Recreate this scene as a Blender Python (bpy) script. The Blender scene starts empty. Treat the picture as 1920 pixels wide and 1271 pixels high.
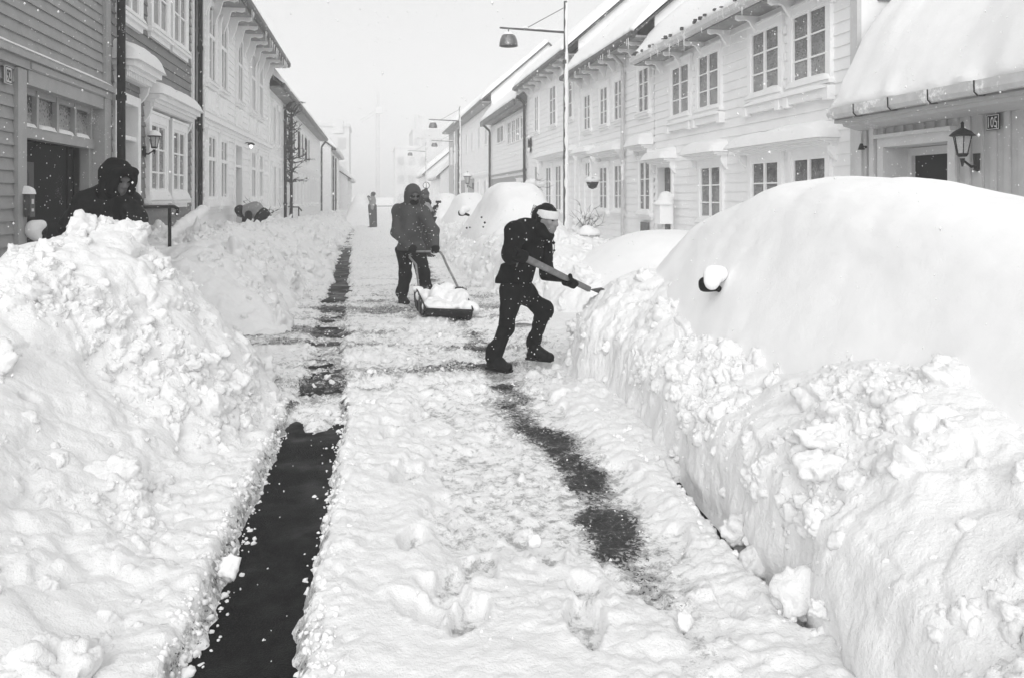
import bpy, math, random
import numpy as np
from mathutils import Vector, Matrix
random.seed(7)
SC = bpy.context.scene
COL = SC.collection
R = math.radians

# ------------------------------------------------------------------ camera
EYE, FOC, YAW = 1.6, 1493.0, math.atan(260 / 1493.0)      # 28 mm lens, pixels of the 1920 wide frame
CY, SY = math.cos(YAW), math.sin(YAW)
def at(px, py, d):
    """world point seen at photo pixel (px,py) at depth d (metres along the lens axis)"""
    X = (px - 960) / FOC * d
    return Vector((X * CY + d * SY, d * CY - X * SY, EYE + (370 - py) / FOC * d))

cam_d = bpy.data.cameras.new("camera")
cam = bpy.data.objects.new("camera", cam_d)
COL.objects.link(cam)
cam.location = (0, 0, EYE)
cam.rotation_euler = (R(90), 0, -YAW)
cam_d.sensor_width = 36
cam_d.lens = 36 * FOC / 1920
cam_d.shift_y = -(635.5 - 370) / 1920
cam_d.clip_end = 3000
cam_d.clip_start = 0.05
SC.camera = cam
SC.view_settings.view_transform = 'Standard'
SC.view_settings.look = 'None'
SC.view_settings.gamma = 1
SC.cycles.use_denoising = True
SC.cycles.max_bounces = 8
SC.cycles.diffuse_bounces = 5
SC.cycles.volume_bounces = 4
SC.cycles.caustics_reflective = False
SC.cycles.caustics_refractive = False

# ------------------------------------------------------------------ noise
def _h(ix, iy, iz, s):
    n = (ix.astype(np.int64) * 374761393 + iy.astype(np.int64) * 668265263 + iz.astype(np.int64) * 2147483647 + s * 974711) & 0xffffffff
    n = ((n ^ (n >> 13)) * 1274126177) & 0xffffffff
    n = ((n ^ (n >> 16)) * 2246822519) & 0xffffffff
    n = n ^ (n >> 15)
    return (n & 0xffffff).astype(np.float32) / 16777215.0

def vnoise(x, y, z, s=0):
    fx, fy, fz = np.floor(x), np.floor(y), np.floor(z)
    ix, iy, iz = fx.astype(np.int64), fy.astype(np.int64), fz.astype(np.int64)
    tx, ty, tz = x - fx, y - fy, z - fz
    tx, ty, tz = tx * tx * (3 - 2 * tx), ty * ty * (3 - 2 * ty), tz * tz * (3 - 2 * tz)
    r = 0
    for a in (0, 1):
        wa = tx if a else 1 - tx
        for b in (0, 1):
            wb = ty if b else 1 - ty
            for c in (0, 1):
                r = r + wa * wb * (tz if c else 1 - tz) * _h(ix + a, iy + b, iz + c, s)
    return r * 2 - 1

def fbm(x, y, z=None, f=1.0, o=4, s=0):
    if z is None: z = np.zeros_like(x) + .37
    r, a, n = 0, 1.0, 0
    for i in range(o):
        r = r + a * vnoise(x * f + 3.1 * i, y * f + 1.7 * i, z * f + .9 * i, s + i)
        n += a; a *= .5; f *= 2.03
    return r / n

def worley(x, y, z, s=0):
    """distance to the nearest jittered point, and that point's own random number"""
    fx, fy, fz = np.floor(x).astype(np.int64), np.floor(y).astype(np.int64), np.floor(z).astype(np.int64)
    best = np.full(x.shape, 9.0, np.float32); rnd = np.zeros(x.shape, np.float32)
    for a in (-1, 0, 1):
        for b in (-1, 0, 1):
            for c in (-1, 0, 1):
                ix, iy, iz = fx + a, fy + b, fz + c
                d = (ix + _h(ix, iy, iz, s) - x) ** 2 + (iy + _h(ix, iy, iz, s + 11) - y) ** 2 + (iz + _h(ix, iy, iz, s + 23) - z) ** 2
                m = d < best
                best = np.where(m, d, best)
                rnd = np.where(m, _h(ix, iy, iz, s + 37), rnd)
    return np.sqrt(best), rnd

def lump(x, y, z, size, s=0):
    """rounded snow clods of about the given size, 0..1"""
    d, r = worley(x / size, y / size, z / size, s)
    return np.sqrt(np.clip(1 - (d / .8) ** 2, 0, 1)) * (.35 + .65 * r)

def interp(y, pts): return np.interp(y, [p[0] for p in pts], [p[1] for p in pts])

def ss(a, b, x):
    t = np.clip((x - a) / (b - a), 0, 1)
    return t * t * (3 - 2 * t)

# ------------------------------------------------------------------ materials (a black and white photograph: all greys)
def new_mat(name):
    m = bpy.data.materials.new(name); m.use_nodes = True
    nt = m.node_tree
    return m, nt, nt.nodes['Principled BSDF']

def N(nt, t, **kw):
    n = nt.nodes.new(t)
    for k, v in kw.items():
        if k in n.inputs.keys(): n.inputs[k].default_value = v
        else: setattr(n, k, v)
    return n

def g(v): return (v, v, v, 1)

def ramp(nt, src, a, b, va=0.0, vb=1.0):
    n = N(nt, 'ShaderNodeMapRange'); n.inputs[1].default_value = a; n.inputs[2].default_value = b
    n.inputs[3].default_value = va; n.inputs[4].default_value = vb
    nt.links.new(src, n.inputs[0]); return n.outputs[0]

def noise(nt, scale, detail=4, rough=.6, vec=None, coord='Object'):
    if vec is None:
        tc = N(nt, 'ShaderNodeTexCoord'); vec = tc.outputs[coord]
    n = N(nt, 'ShaderNodeTexNoise'); n.inputs['Scale'].default_value = scale
    n.inputs['Detail'].default_value = detail; n.inputs['Roughness'].default_value = rough
    nt.links.new(vec, n.inputs['Vector']); return n.outputs['Fac']

def mixc(nt, fac, a, b):
    m = N(nt, 'ShaderNodeMix', data_type='RGBA')
    nt.links.new(fac, m.inputs['Factor'])
    for i, v in ((6, a), (7, b)):
        if hasattr(v, 'is_output'): nt.links.new(v, m.inputs[i])
        else: m.inputs[i].default_value = g(v)
    return m.outputs[2]

def bump(nt, b, h, strength, dist=.01):
    n = N(nt, 'ShaderNodeBump'); n.inputs['Strength'].default_value = strength; n.inputs['Distance'].default_value = dist
    nt.links.new(h, n.inputs['Height']); nt.links.new(n.outputs[0], b.inputs['Normal'])

def m_plain(name, c, rough=.6, var=.25, scale=8, bmp=.15, metal=0, bscale=None, frost=0.0, fscale=14, bdist=.01):
    """painted / cloth / metal surface with mottled tone, and wind-blown snow stuck on it (frost)"""
    m, nt, b = new_mat(name)
    f = ramp(nt, noise(nt, scale), .3, .7)
    col = mixc(nt, f, c * (1 - var), c * (1 + var))
    if frost:
        n1 = noise(nt, fscale, 6, .7); n2 = noise(nt, 1.7, 3, .5)
        ad = N(nt, 'ShaderNodeMath', operation='ADD'); nt.links.new(n1, ad.inputs[0]); nt.links.new(n2, ad.inputs[1])
        ff = ramp(nt, ad.outputs[0], 1.28 - frost * .55, 1.38 - frost * .45)
        col = mixc(nt, ff, col, .9)
    nt.links.new(col, b.inputs['Base Color'])
    b.inputs['Roughness'].default_value = rough; b.inputs['Metallic'].default_value = metal
    if c < .03: b.inputs['Specular IOR Level'].default_value = .1
    if bmp: bump(nt, b, noise(nt, bscale or scale * 6, 5), bmp, bdist)
    return m

def m_snow(name, c=.9, bs=.35, fine=90, wetattr=False):
    m, nt, b = new_mat(name)
    col = mixc(nt, ramp(nt, noise(nt, 5, 5), .3, .7), c * .97, min(c * 1.02, .96))
    if wetattr:
        at_ = N(nt, 'ShaderNodeAttribute', attribute_name='wet')
        def speck(scale, lo, hi, k0, k1):       # patchy meltwater: crystals stay white, the slush between goes grey
            sb = N(nt, 'ShaderNodeMath', operation='SUBTRACT'); nt.links.new(at_.outputs['Fac'], sb.inputs[0])
            nt.links.new(ramp(nt, noise(nt, scale, 7, .78), .36, .64, lo, hi), sb.inputs[1]); return ramp(nt, sb.outputs[0], k0, k1)
        col = mixc(nt, speck(14, .05, .95, -.12, .3), col, .38)
        dk = speck(42, .42, 1.2, -.03, .07); col = mixc(nt, dk, col, .025)
        ad = N(nt, 'ShaderNodeMath', operation='MULTIPLY'); nt.links.new(dk, ad.inputs[0]); ad.inputs[1].default_value = .8
        nt.links.new(ramp(nt, ad.outputs[0], 0, 1, .85, .3), b.inputs['Roughness'])
    else:
        b.inputs['Roughness'].default_value = .85
    nt.links.new(col, b.inputs['Base Color'])
    b.inputs['Specular IOR Level'].default_value = .25
    v = N(nt, 'ShaderNodeTexCoord').outputs['Object']
    n1 = noise(nt, fine, 4, .7, v); n2 = noise(nt, fine * .27, 5, .65, v)
    a = N(nt, 'ShaderNodeMath', operation='MULTIPLY_ADD'); nt.links.new(n2, a.inputs[0]); a.inputs[1].default_value = 2.2
    nt.links.new(n1, a.inputs[2])
    bump(nt, b, a.outputs[0], bs, .012)
    return m

def m_pane(name, dark, frost, lo, hi, scale=42):
    """window glass with frost crystals: clear (dark) at the top, frosted towards the bottom"""
    m, nt, b = new_mat(name)
    tc = N(nt, 'ShaderNodeTexCoord')
    sep = N(nt, 'ShaderNodeSeparateXYZ'); nt.links.new(tc.outputs['Generated'], sep.inputs[0])
    vo = N(nt, 'ShaderNodeTexVoronoi', feature='DISTANCE_TO_EDGE'); vo.inputs['Scale'].default_value = scale
    wn = N(nt, 'ShaderNodeTexNoise'); wn.inputs['Scale'].default_value = scale * .5; wn.inputs['Detail'].default_value = 3
    nt.links.new(tc.outputs['Object'], wn.inputs['Vector'])
    vm = N(nt, 'ShaderNodeMix', data_type='VECTOR'); vm.inputs['Factor'].default_value = .04
    nt.links.new(tc.outputs['Object'], vm.inputs[4]); nt.links.new(wn.outputs['Color'], vm.inputs[5])
    nt.links.new(vm.outputs[1], vo.inputs['Vector'])
    cr = ramp(nt, vo.outputs['Distance'], .02, .28, 1, 0)
    big = noise(nt, 3.0, 4, .6)
    s = N(nt, 'ShaderNodeMath', operation='MULTIPLY_ADD'); nt.links.new(big, s.inputs[0]); s.inputs[1].default_value = .9
    nt.links.new(ramp(nt, sep.outputs['Z'], 0, 1, hi, lo), s.inputs[2])
    t = N(nt, 'ShaderNodeMath', operation='MULTIPLY'); t.use_clamp = True
    nt.links.new(ramp(nt, cr, 0, 1, .45, 1.25), t.inputs[0]); nt.links.new(s.outputs[0], t.inputs[1])
    nt.links.new(mixc(nt, t.outputs[0], dark, frost), b.inputs['Base Color'])
    nt.links.new(ramp(nt, t.outputs[0], 0, 1, .12, .7), b.inputs['Roughness'])
    return m

M = {}
M['snow'] = m_snow('fresh_snow', .9, .22, 110)
M['clod'] = m_snow('broken_snow', .86, .6, 75, True)
M['road_snow'] = m_snow('trodden_snow', .85, .6, 80, True)
M['powder'] = m_snow('powder_snow', .87, .12, 60)
def m_asphalt():
    m, nt, b = new_mat('wet_asphalt')
    st = ramp(nt, noise(nt, 170, 3, .8), .5, .68)                  # pale stones in the binder
    wet = ramp(nt, noise(nt, 2.6, 5, .6), .38, .62)                # wetter and drier patches
    c1 = mixc(nt, st, .006, .04); c2 = mixc(nt, st, .003, .012)
    nt.links.new(mixc(nt, wet, c2, c1), b.inputs['Base Color'])
    nt.links.new(ramp(nt, wet, 0, 1, .35, .8), b.inputs['Roughness']); b.inputs['Specular IOR Level'].default_value = .1
    bump(nt, b, noise(nt, 120, 5, .7), .7, .006)
    return m
M['asphalt'] = m_asphalt()
M['grey_board'] = m_plain('grey_painted_boards', .31, .6, .1, 5, .2, frost=.02, fscale=70)
M['grey_trim'] = m_plain('pale_grey_trim', .36, .6, .08, 6, .1, frost=.05, fscale=60)
M['mid_board'] = m_plain('dull_grey_boards', .2, .65, .1, 5, .25, frost=.02, fscale=60)
M['white_board'] = m_plain('white_painted_boards', .9, .6, .05, 3, .15, frost=.45, fscale=12)
M['white_board_r'] = m_plain('snow_plastered_white_boards', .88, .65, .045, 2, .25, frost=.62, fscale=9)
M['white_trim'] = m_plain('white_trim', .9, .55, .04, 6, .1, frost=.5, fscale=20)
M['batten'] = m_plain('light_grey_boarding', .46, .6, .08, 4, .15, frost=.03, fscale=40)
M['batten_trim'] = m_plain('light_grey_door_trim', .6, .6, .06, 4, .1, frost=.05, fscale=40)
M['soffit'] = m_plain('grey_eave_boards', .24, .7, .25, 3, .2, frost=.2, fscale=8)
M['tile'] = m_plain('roof_tile', .06, .6, .4, 6, .3, frost=.15)
M['gutter_dark'] = m_plain('dark_gutter', .045, .5, .3, 6, .2, frost=.12, fscale=20)
M['gutter_white'] = m_plain('white_gutter', .55, .5, .1, 6, .1, frost=.4)
M['iron'] = m_plain('dark_iron', .02, .45, .3, 12, .2, frost=.05, fscale=40)
M['pole'] = m_plain('lamp_pole_metal', .06, .5, .3, 9, .2, frost=.15, fscale=40)
M['bell'] = m_plain('brushed_lamp_bell', .16, .38, .4, 6, .25, .6)
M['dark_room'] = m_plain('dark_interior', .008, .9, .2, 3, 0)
M['dark_wood'] = m_plain('dark_door_wood', .005, .7, .4, 9, .3, frost=.04, fscale=60)
M['grey_door'] = m_plain('grey_wood_door', .12, .6, .3, 9, .2, frost=.1, fscale=40)
M['dim_door'] = m_plain('dim_wood_door', .05, .6, .35, 14, .2, frost=.1, fscale=30)
M['pane_r'] = m_pane('frosted_pane', .015, .46, -.30, .3, 26)
M['pane_dim'] = m_pane('dim_pane', .04, .36, -.2, .15, 30)
M['pane_l'] = m_pane('half_frosted_pane', .03, .42, -.5, .5, 22)
M['pane_white'] = m_pane('curtained_pane', .3, .55, .1, .4, 60)
M['plate_dark'] = m_plain('dark_enamel', .012, .3, .2, 20, .05)
M['plate_white'] = m_plain('white_enamel', .62, .4, .05, 20, .05)
M['black_cloth'] = m_plain('black_cloth', .0065, .85, .4, 9, .5, bscale=60)
M['black_cloth2'] = m_plain('black_down_jacket', .0095, .6, .4, 6, .45, bscale=30)
M['trouser'] = m_plain('dark_trousers', .007, .85, .4, 9, .5, bscale=55)
M['boot'] = m_plain('boot_leather', .011, .55, .5, 20, .4, frost=.1, fscale=60)
M['glove'] = m_plain('black_glove', .007, .8, .4, 25, .4)
M['grey_jacket'] = m_plain('grey_shell_jacket', .044, .75, .16, 7, .5, bscale=40, frost=.05, fscale=70)
M['grey_vest'] = m_plain('light_grey_jacket', .26, .8, .15, 9, .3, frost=.15, fscale=40)
M['skin'] = m_plain('skin', .2, .5, .1, 20, .1)
M['skin_dark'] = m_plain('shaded_skin', .09, .55, .1, 20, .1)
M['hair'] = m_plain('dark_hair', .01, .5, .5, 40, .6)
M['band'] = m_plain('white_knit', .66, .85, .05, 40, .3)
M['wood'] = m_plain('worn_wood_handle', .16, .6, .35, 14, .3)
M['handle_metal'] = m_plain('grey_tube', .2, .4, .3, 12, .1, .3)
M['scoop'] = m_plain('dark_scoop_plastic', .02, .4, .3, 9, .2, frost=.2, fscale=30)
M['car_dark'] = m_plain('dark_car_plastic', .008, .3, .2, 8, .05)
M['car_paint'] = m_plain('grey_car_paint', .12, .3, .1, 8, 0)
M['bark'] = m_plain('bare_branches', .018, .85, .4, 12, .4)
M['leaf'] = m_plain('frozen_leaves', .06, .7, .4, 12, .3, frost=.35, fscale=40)
M['pot'] = m_plain('stone_pot', .4, .8, .2, 6, .4, frost=.4)
M['far'] = m_plain('haze_paled_wall', .68, .8, .1, .5, 0)  # blocks and crane: colour paled so part of the haze fade is painted
M['far_hazed'] = m_plain('haze_paled_rear_wall', .64, .8, .1, .5, 0)  # rear block, pale because haze is put into its colour too
M['hazed_glass'] = m_plain('haze_paled_glass', .56, .3, .2, .5, 0)  # block windows lightened in colour towards the haze

# ------------------------------------------------------------------ mesh + object helpers
def mesh_np(name, V, F, smooth=True, attr=None):
    """V (n,3) array, F (m,3|4) int array"""
    me = bpy.data.meshes.new(name)
    V = np.ascontiguousarray(V, np.float32); F = np.ascontiguousarray(F, np.int32)
    k = F.shape[1]
    me.vertices.add(len(V)); me.vertices.foreach_set('co', V.ravel())
    me.loops.add(F.size); me.loops.foreach_set('vertex_index', F.ravel())
    me.polygons.add(len(F)); me.polygons.foreach_set('loop_start', np.arange(0, F.size, k, dtype=np.int32))
    me.polygons.foreach_set('loop_total', np.full(len(F), k, np.int32))
    me.polygons.foreach_set('use_smooth', np.full(len(F), smooth))
    if attr is not None:
        a = me.attributes.new('wet', 'FLOAT', 'POINT'); a.data.foreach_set('value', np.ascontiguousarray(attr, np.float32))
    me.update(calc_edges=True); me.validate()
    return me

def link(name, me, mat, parent=None, loc=(0, 0, 0)):
    o = bpy.data.objects.new(name, me); COL.objects.link(o)
    if mat is not None: me.materials.append(mat)
    o.location = loc
    if parent is not None: o.parent = parent
    return o

def empty(name, loc):
    o = bpy.data.objects.new(name, None); COL.objects.link(o); o.location = loc; o.empty_display_size = .2
    return o

def tag(o, label=None, cat=None, group=None, kind=None):
    if label: o['label'] = label
    if cat: o['category'] = cat
    if group: o['group'] = group
    if kind: o['kind'] = kind
    return o

class MB:
    """collects simple solids; build() links them as ONE mesh object. xf maps (u,n,z) to local xyz."""
    def __init__(s, xf=None): s.V = []; s.F = []; s.xf = xf
    def add(s, V, F):
        b = len(s.V); s.V += [tuple(v) for v in V]; s.F += [tuple(i + b for i in f) for f in F]
    def box(s, a0, a1, b0, b1, c0, c1):
        s.add([(a0, b0, c0), (a1, b0, c0), (a1, b1, c0), (a0, b1, c0), (a0, b0, c1), (a1, b0, c1), (a1, b1, c1), (a0, b1, c1)],
              [(0, 3, 2, 1), (4, 5, 6, 7), (0, 1, 5, 4), (1, 2, 6, 5), (2, 3, 7, 6), (3, 0, 4, 7)])
    def quad(s, a, b, c, d): s.add([a, b, c, d], [(0, 1, 2, 3)])
    def poly(s, pts): s.add(pts, [tuple(range(len(pts)))])
    def extr(s, prof, a0, a1, axis=0):
        """prof: polygon of 2-tuples in the two other axes, extruded along axis"""
        n = len(prof)
        def p(t, q): return (t, q[0], q[1]) if axis == 0 else ((q[0], t, q[1]) if axis == 1 else (q[0], q[1], t))
        V = [p(a0, q) for q in prof] + [p(a1, q) for q in prof]
        F = [tuple(range(n))[::-1], tuple(range(n, 2 * n))] + [(i, (i + 1) % n, n + (i + 1) % n, n + i) for i in range(n)]
        s.add(V, F)
    def tube(s, pts, r, n=8, cap=True):
        pts = [Vector(p) for p in pts]; rr = r if hasattr(r, '__len__') else [r] * len(pts)
        V = []; F = []
        up = Vector((0, 0, 1))
        for i, p in enumerate(pts):
            t = (pts[min(i + 1, len(pts) - 1)] - pts[max(i - 1, 0)]).normalized()
            a = t.cross(up if abs(t.z) < .9 else Vector((1, 0, 0))).normalized(); b = t.cross(a)
            for k in range(n):
                th = 2 * math.pi * k / n
                V.append(p + (a * math.cos(th) + b * math.sin(th)) * rr[i])
        for i in range(len(pts) - 1):
            for k in range(n):
                F.append((i * n + k, i * n + (k + 1) % n, (i + 1) * n + (k + 1) % n, (i + 1) * n + k))
        if cap: F += [tuple(range(n))[::-1], tuple(range((len(pts) - 1) * n, len(pts) * n))]
        s.add(V, F)
    def lathe(s, prof, c, n=16, a0=0, axis='z'):
        V = []; F = []
        for (r, z) in prof:
            for k in range(n):
                th = 2 * math.pi * k / n + a0
                V.append((c[0] + r * math.cos(th), c[1] + r * math.sin(th), c[2] + z))
        for i in range(len(prof) - 1):
            for k in range(n):
                F.append((i * n + k, i * n + (k + 1) % n, (i + 1) * n + (k + 1) % n, (i + 1) * n + k))
        s.add(V, F)
    def grid(s, P):
        """P: rows x cols list of points"""
        r, c = len(P), len(P[0])
        s.add([p for row in P for p in row], [(i * c + j, i * c + j + 1, (i + 1) * c + j + 1, (i + 1) * c + j) for i in range(r - 1) for j in range(c - 1)])
    def build(s, name, mat, parent=None, loc=(0, 0, 0), smooth=False):
        me = bpy.data.meshes.new(name)
        V = [s.xf(*v) for v in s.V] if s.xf else s.V
        me.from_pydata(V, [], s.F); me.update()
        if smooth:
            for p in me.polygons: p.use_smooth = True
            try: me.set_sharp_from_angle(angle=R(40))
            except Exception: pass
        return link(name, me, mat, parent, loc)

def grid_faces(r, c, keep=None):
    i = np.arange(r - 1)[:, None] * c + np.arange(c - 1)[None, :]
    F = np.stack([i, i + 1, i + c + 1, i + c], -1).reshape(-1, 4)
    if keep is not None: F = F[keep[F].any(1)]
    return F

def compact(V, F, *extra):
    u = np.unique(F); m = np.full(len(V), -1, np.int64); m[u] = np.arange(len(u))
    return (V[u], m[F]) + tuple(e[u] for e in extra)

# ------------------------------------------------------------------ smooth blended solids (people, snow caps): surface nets over a distance field
def sd_cone(P, a, ra, b, rb):
    a = np.array(a, np.float32); b = np.array(b, np.float32); d = b - a; L = max(float(d @ d), 1e-9)
    t = np.clip(((P - a) @ d) / L, 0, 1)
    return np.linalg.norm(P - a - t[..., None] * d, axis=-1) - (ra + (rb - ra) * t)
def sd_ell(P, c, r, rot=None):
    q = P - np.array(c, np.float32)
    if rot is not None: q = q @ np.array(rot, np.float32)          # columns of rot = local axes
    r = np.array(r, np.float32)
    k0 = np.linalg.norm(q / r, axis=-1); k1 = np.linalg.norm(q / (r * r), axis=-1)
    return k0 * (k0 - 1) / np.maximum(k1, 1e-6)
def sd_box(P, c, r, rot=None, rad=.01):
    q = P - np.array(c, np.float32)
    if rot is not None: q = q @ np.array(rot, np.float32)
    q = np.abs(q) - (np.array(r, np.float32) - rad)
    return np.linalg.norm(np.maximum(q, 0), axis=-1) + np.minimum(q.max(-1), 0) - rad
def smin(a, b, k):
    h = np.clip(.5 + .5 * (b - a) / k, 0, 1)
    return b + (a - b) * h - k * h * (1 - h)

def field_mesh(prims, cell, k=.03, wob=0.0, wf=6.0, wseed=0, cut=None):
    """prims: ('c',a,ra,b,rb) cones | ('e',c,r[,rot]) ellipsoids | ('b',c,r,rot,rad) boxes; a trailing '-' kind subtracts"""
    lo = np.array([1e9] * 3); hi = -lo
    for p in prims:
        if p[0][0] == 'c': q = [(p[1], p[2]), (p[3], p[4])]
        else: q = [(p[1], max(p[2]) * 1.0)]
        if p[0].endswith('-'): continue
        for c, r in q: lo = np.minimum(lo, np.array(c) - r); hi = np.maximum(hi, np.array(c) + r)
    lo -= .03 + wob + 2 * cell; hi += .03 + wob + 2 * cell
    n = np.ceil((hi - lo) / cell).astype(int) + 1
    ax = [lo[i] + np.arange(n[i]) * cell for i in range(3)]
    P = np.stack(np.meshgrid(*ax, indexing='ij'), -1).astype(np.float32)
    D = np.full(P.shape[:3], 9.0, np.float32)
    for p in prims:
        kind = p[0][0]; sub = p[0].endswith('-')
        # only evaluate near the primitive
        if kind == 'c': plo = np.minimum(np.array(p[1]) - p[2], np.array(p[3]) - p[4]); phi = np.maximum(np.array(p[1]) + p[2], np.array(p[3]) + p[4])
        else: plo = np.array(p[1]) - max(p[2]); phi = np.array(p[1]) + max(p[2])
        mg = .14
        i0 = np.clip(((plo - mg - lo) / cell).astype(int), 0, n); i1 = np.clip(((phi + mg - lo) / cell).astype(int) + 2, 0, n)
        sl = tuple(slice(i0[i], i1[i]) for i in range(3))
        Q = P[sl]
        if Q.size == 0: continue
        if kind == 'c': d = sd_cone(Q, *p[1:5])
        elif kind == 'e': d = sd_ell(Q, *p[1:])
        else: d = sd_box(Q, *p[1:])
        D[sl] = np.maximum(D[sl], -d) if sub else smin(D[sl], d, k)
    if wob: D = D + wob * fbm(P[..., 0], P[..., 1], P[..., 2], wf, 3, wseed)
    if cut is not None: D = np.maximum(D, cut(P))
    return nets(D, lo, cell)

def nets(D, lo, cell):
    S = D < 0
    a, b, c = D.shape
    cnt = np.zeros((a - 1, b - 1, c - 1), np.float32); pos = np.zeros((a - 1, b - 1, c - 1, 3), np.float32)
    cor = [(x, y, z) for x in (0, 1) for y in (0, 1) for z in (0, 1)]
    def sub(A, o): return A[o[0]:o[0] + a - 1, o[1]:o[1] + b - 1, o[2]:o[2] + c - 1]
    for i, p in enumerate(cor):
        for q in cor[i + 1:]:
            if sum(abs(p[j] - q[j]) for j in range(3)) != 1: continue
            dp, dq = sub(D, p), sub(D, q)
            m = (dp < 0) != (dq < 0)
            t = np.where(m, dp / np.where(m, dp - dq, 1), 0)
            cnt += m
            for j in range(3): pos[..., j] += np.where(m, p[j] + t * (q[j] - p[j]), 0)
    act = cnt > 0
    idx = np.full(act.shape, -1, np.int64); idx[act] = np.arange(act.sum())
    I = np.argwhere(act)
    V = lo + (I + pos[act] / cnt[act][:, None]) * cell
    F = []
    for axn in range(3):
        o = [0, 0, 0]; o[axn] = 1
        A = S[:a - o[0], :b - o[1], :c - o[2]]; B = S[o[0]:, o[1]:, o[2]:]
        E = np.argwhere(A != B)
        fl = A[tuple(E.T)]
        u, v = (axn + 1) % 3, (axn + 2) % 3
        ok = (E[:, u] > 0) & (E[:, v] > 0) & (E[:, u] < D.shape[u] - 1) & (E[:, v] < D.shape[v] - 1)
        E = E[ok]; fl = fl[ok]
        def at_(du, dv):
            Q = E.copy(); Q[:, u] -= du; Q[:, v] -= dv
            return idx[tuple(Q.T)]
        q = np.stack([at_(1, 1), at_(0, 1), at_(0, 0), at_(1, 0)], -1)
        q[~fl] = q[~fl][:, ::-1]
        F.append(q)
    return V, np.concatenate(F)

def solid(name, prims, mat, parent=None, origin=(0, 0, 0), cell=.012, k=.03, wob=0.0, wf=6, wseed=0, cut=None):
    V, F = field_mesh(prims, cell, k, wob, wf, wseed, cut)
    me = mesh_np(name, V - np.array(origin), F)
    if wob == 0 or True:
        pass
    return link(name, me, mat, parent)

def text_pts(body, h, sx=1.0, bold=0.0):
    """built-in font outline as flat polygons: list of verts (x,y) and faces, centred, capital height h"""
    cu = bpy.data.curves.new('lettering', 'FONT'); cu.body = body; cu.size = 1; cu.offset = bold; cu.resolution_u = 4
    o = bpy.data.objects.new('lettering', cu); COL.objects.link(o)
    dg = bpy.context.evaluated_depsgraph_get()
    me = bpy.data.meshes.new_from_object(o.evaluated_get(dg))
    V = [(v.co.x, v.co.y) for v in me.vertices]; F = [tuple(p.vertices) for p in me.polygons]
    bpy.data.objects.remove(o); bpy.data.curves.remove(cu); bpy.data.meshes.remove(me)
    x0, x1 = min(v[0] for v in V), max(v[0] for v in V); y0, y1 = min(v[1] for v in V), max(v[1] for v in V)
    s = h / (y1 - y0)
    return [((v[0] - (x0 + x1) / 2) * s * sx, (v[1] - (y0 + y1) / 2) * s) for v in V], F
# ================================================================== ground, road and snow
def axis_pts(*segs):
    """segs: (start, end, step) joined"""
    out = []
    for a, b, st in segs:
        n = max(1, int(round((b - a) / st))); out += list(np.linspace(a, b, n, endpoint=False))
    out.append(segs[-1][1]); return np.array(out)

def normals(G):
    du = np.gradient(G, axis=0); dv = np.gradient(G, axis=1)
    n = np.cross(dv, du); n /= np.maximum(np.linalg.norm(n, axis=-1, keepdims=True), 1e-9)
    n[n[..., 2] < 0] *= -1
    return n

# far ground under everything, road sheet on it
gm = MB(); gm.box(-1500, 1500, -300, 2500, -1.0, -.06)
tag(gm.build('ground', M['powder']), kind='structure')
rm = MB(); n_ = 60
rm.grid([[(x, y, -.004 - .00 * y) for x in (-3.4, -1, 1, 3, 6.9)] for y in np.linspace(-4, 150, 40)])
tag(rm.build('road', M['asphalt']), kind='structure')

PRINTS = []                                            # (x, y, heading, length, depth)
rp = random.Random(3)
def fp(px, py, ang=0.0, dep=.09, L=.3):
    d = EYE / ((py - 370) / FOC); w = at(px, py, d); PRINTS.append((w.x, w.y, ang, L, dep))
fp(1097, 1205, .12, .16, .34); fp(735, 836, .1, .12, .24); fp(880, 1195, .5, .07, .28); fp(775, 1050, .25, .08, .26)
fp(790, 795, .5, .08, .26); fp(760, 922, .5, .06, .3); fp(845, 885, .8, .09, .3); fp(885, 995, .9, .09, .26); fp(850, 1120, .5, .06, .24)
for i in range(26): fp(rp.uniform(890, 1045), rp.uniform(740, 1060), rp.uniform(-.6, .6), rp.uniform(.05, .11), rp.uniform(.2, .3))
for i in range(70): PRINTS.append((rp.uniform(.1, 1.45), rp.uniform(2.6, 6.4), rp.uniform(-.8, .8), rp.uniform(.22, .3), rp.uniform(.012, .04)))
for i in range(60):
    PRINTS.append((rp.uniform(-.2, 1.6), rp.uniform(6.2, 14), rp.uniform(-1, 1), .3, rp.uniform(.02, .05)))

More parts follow.
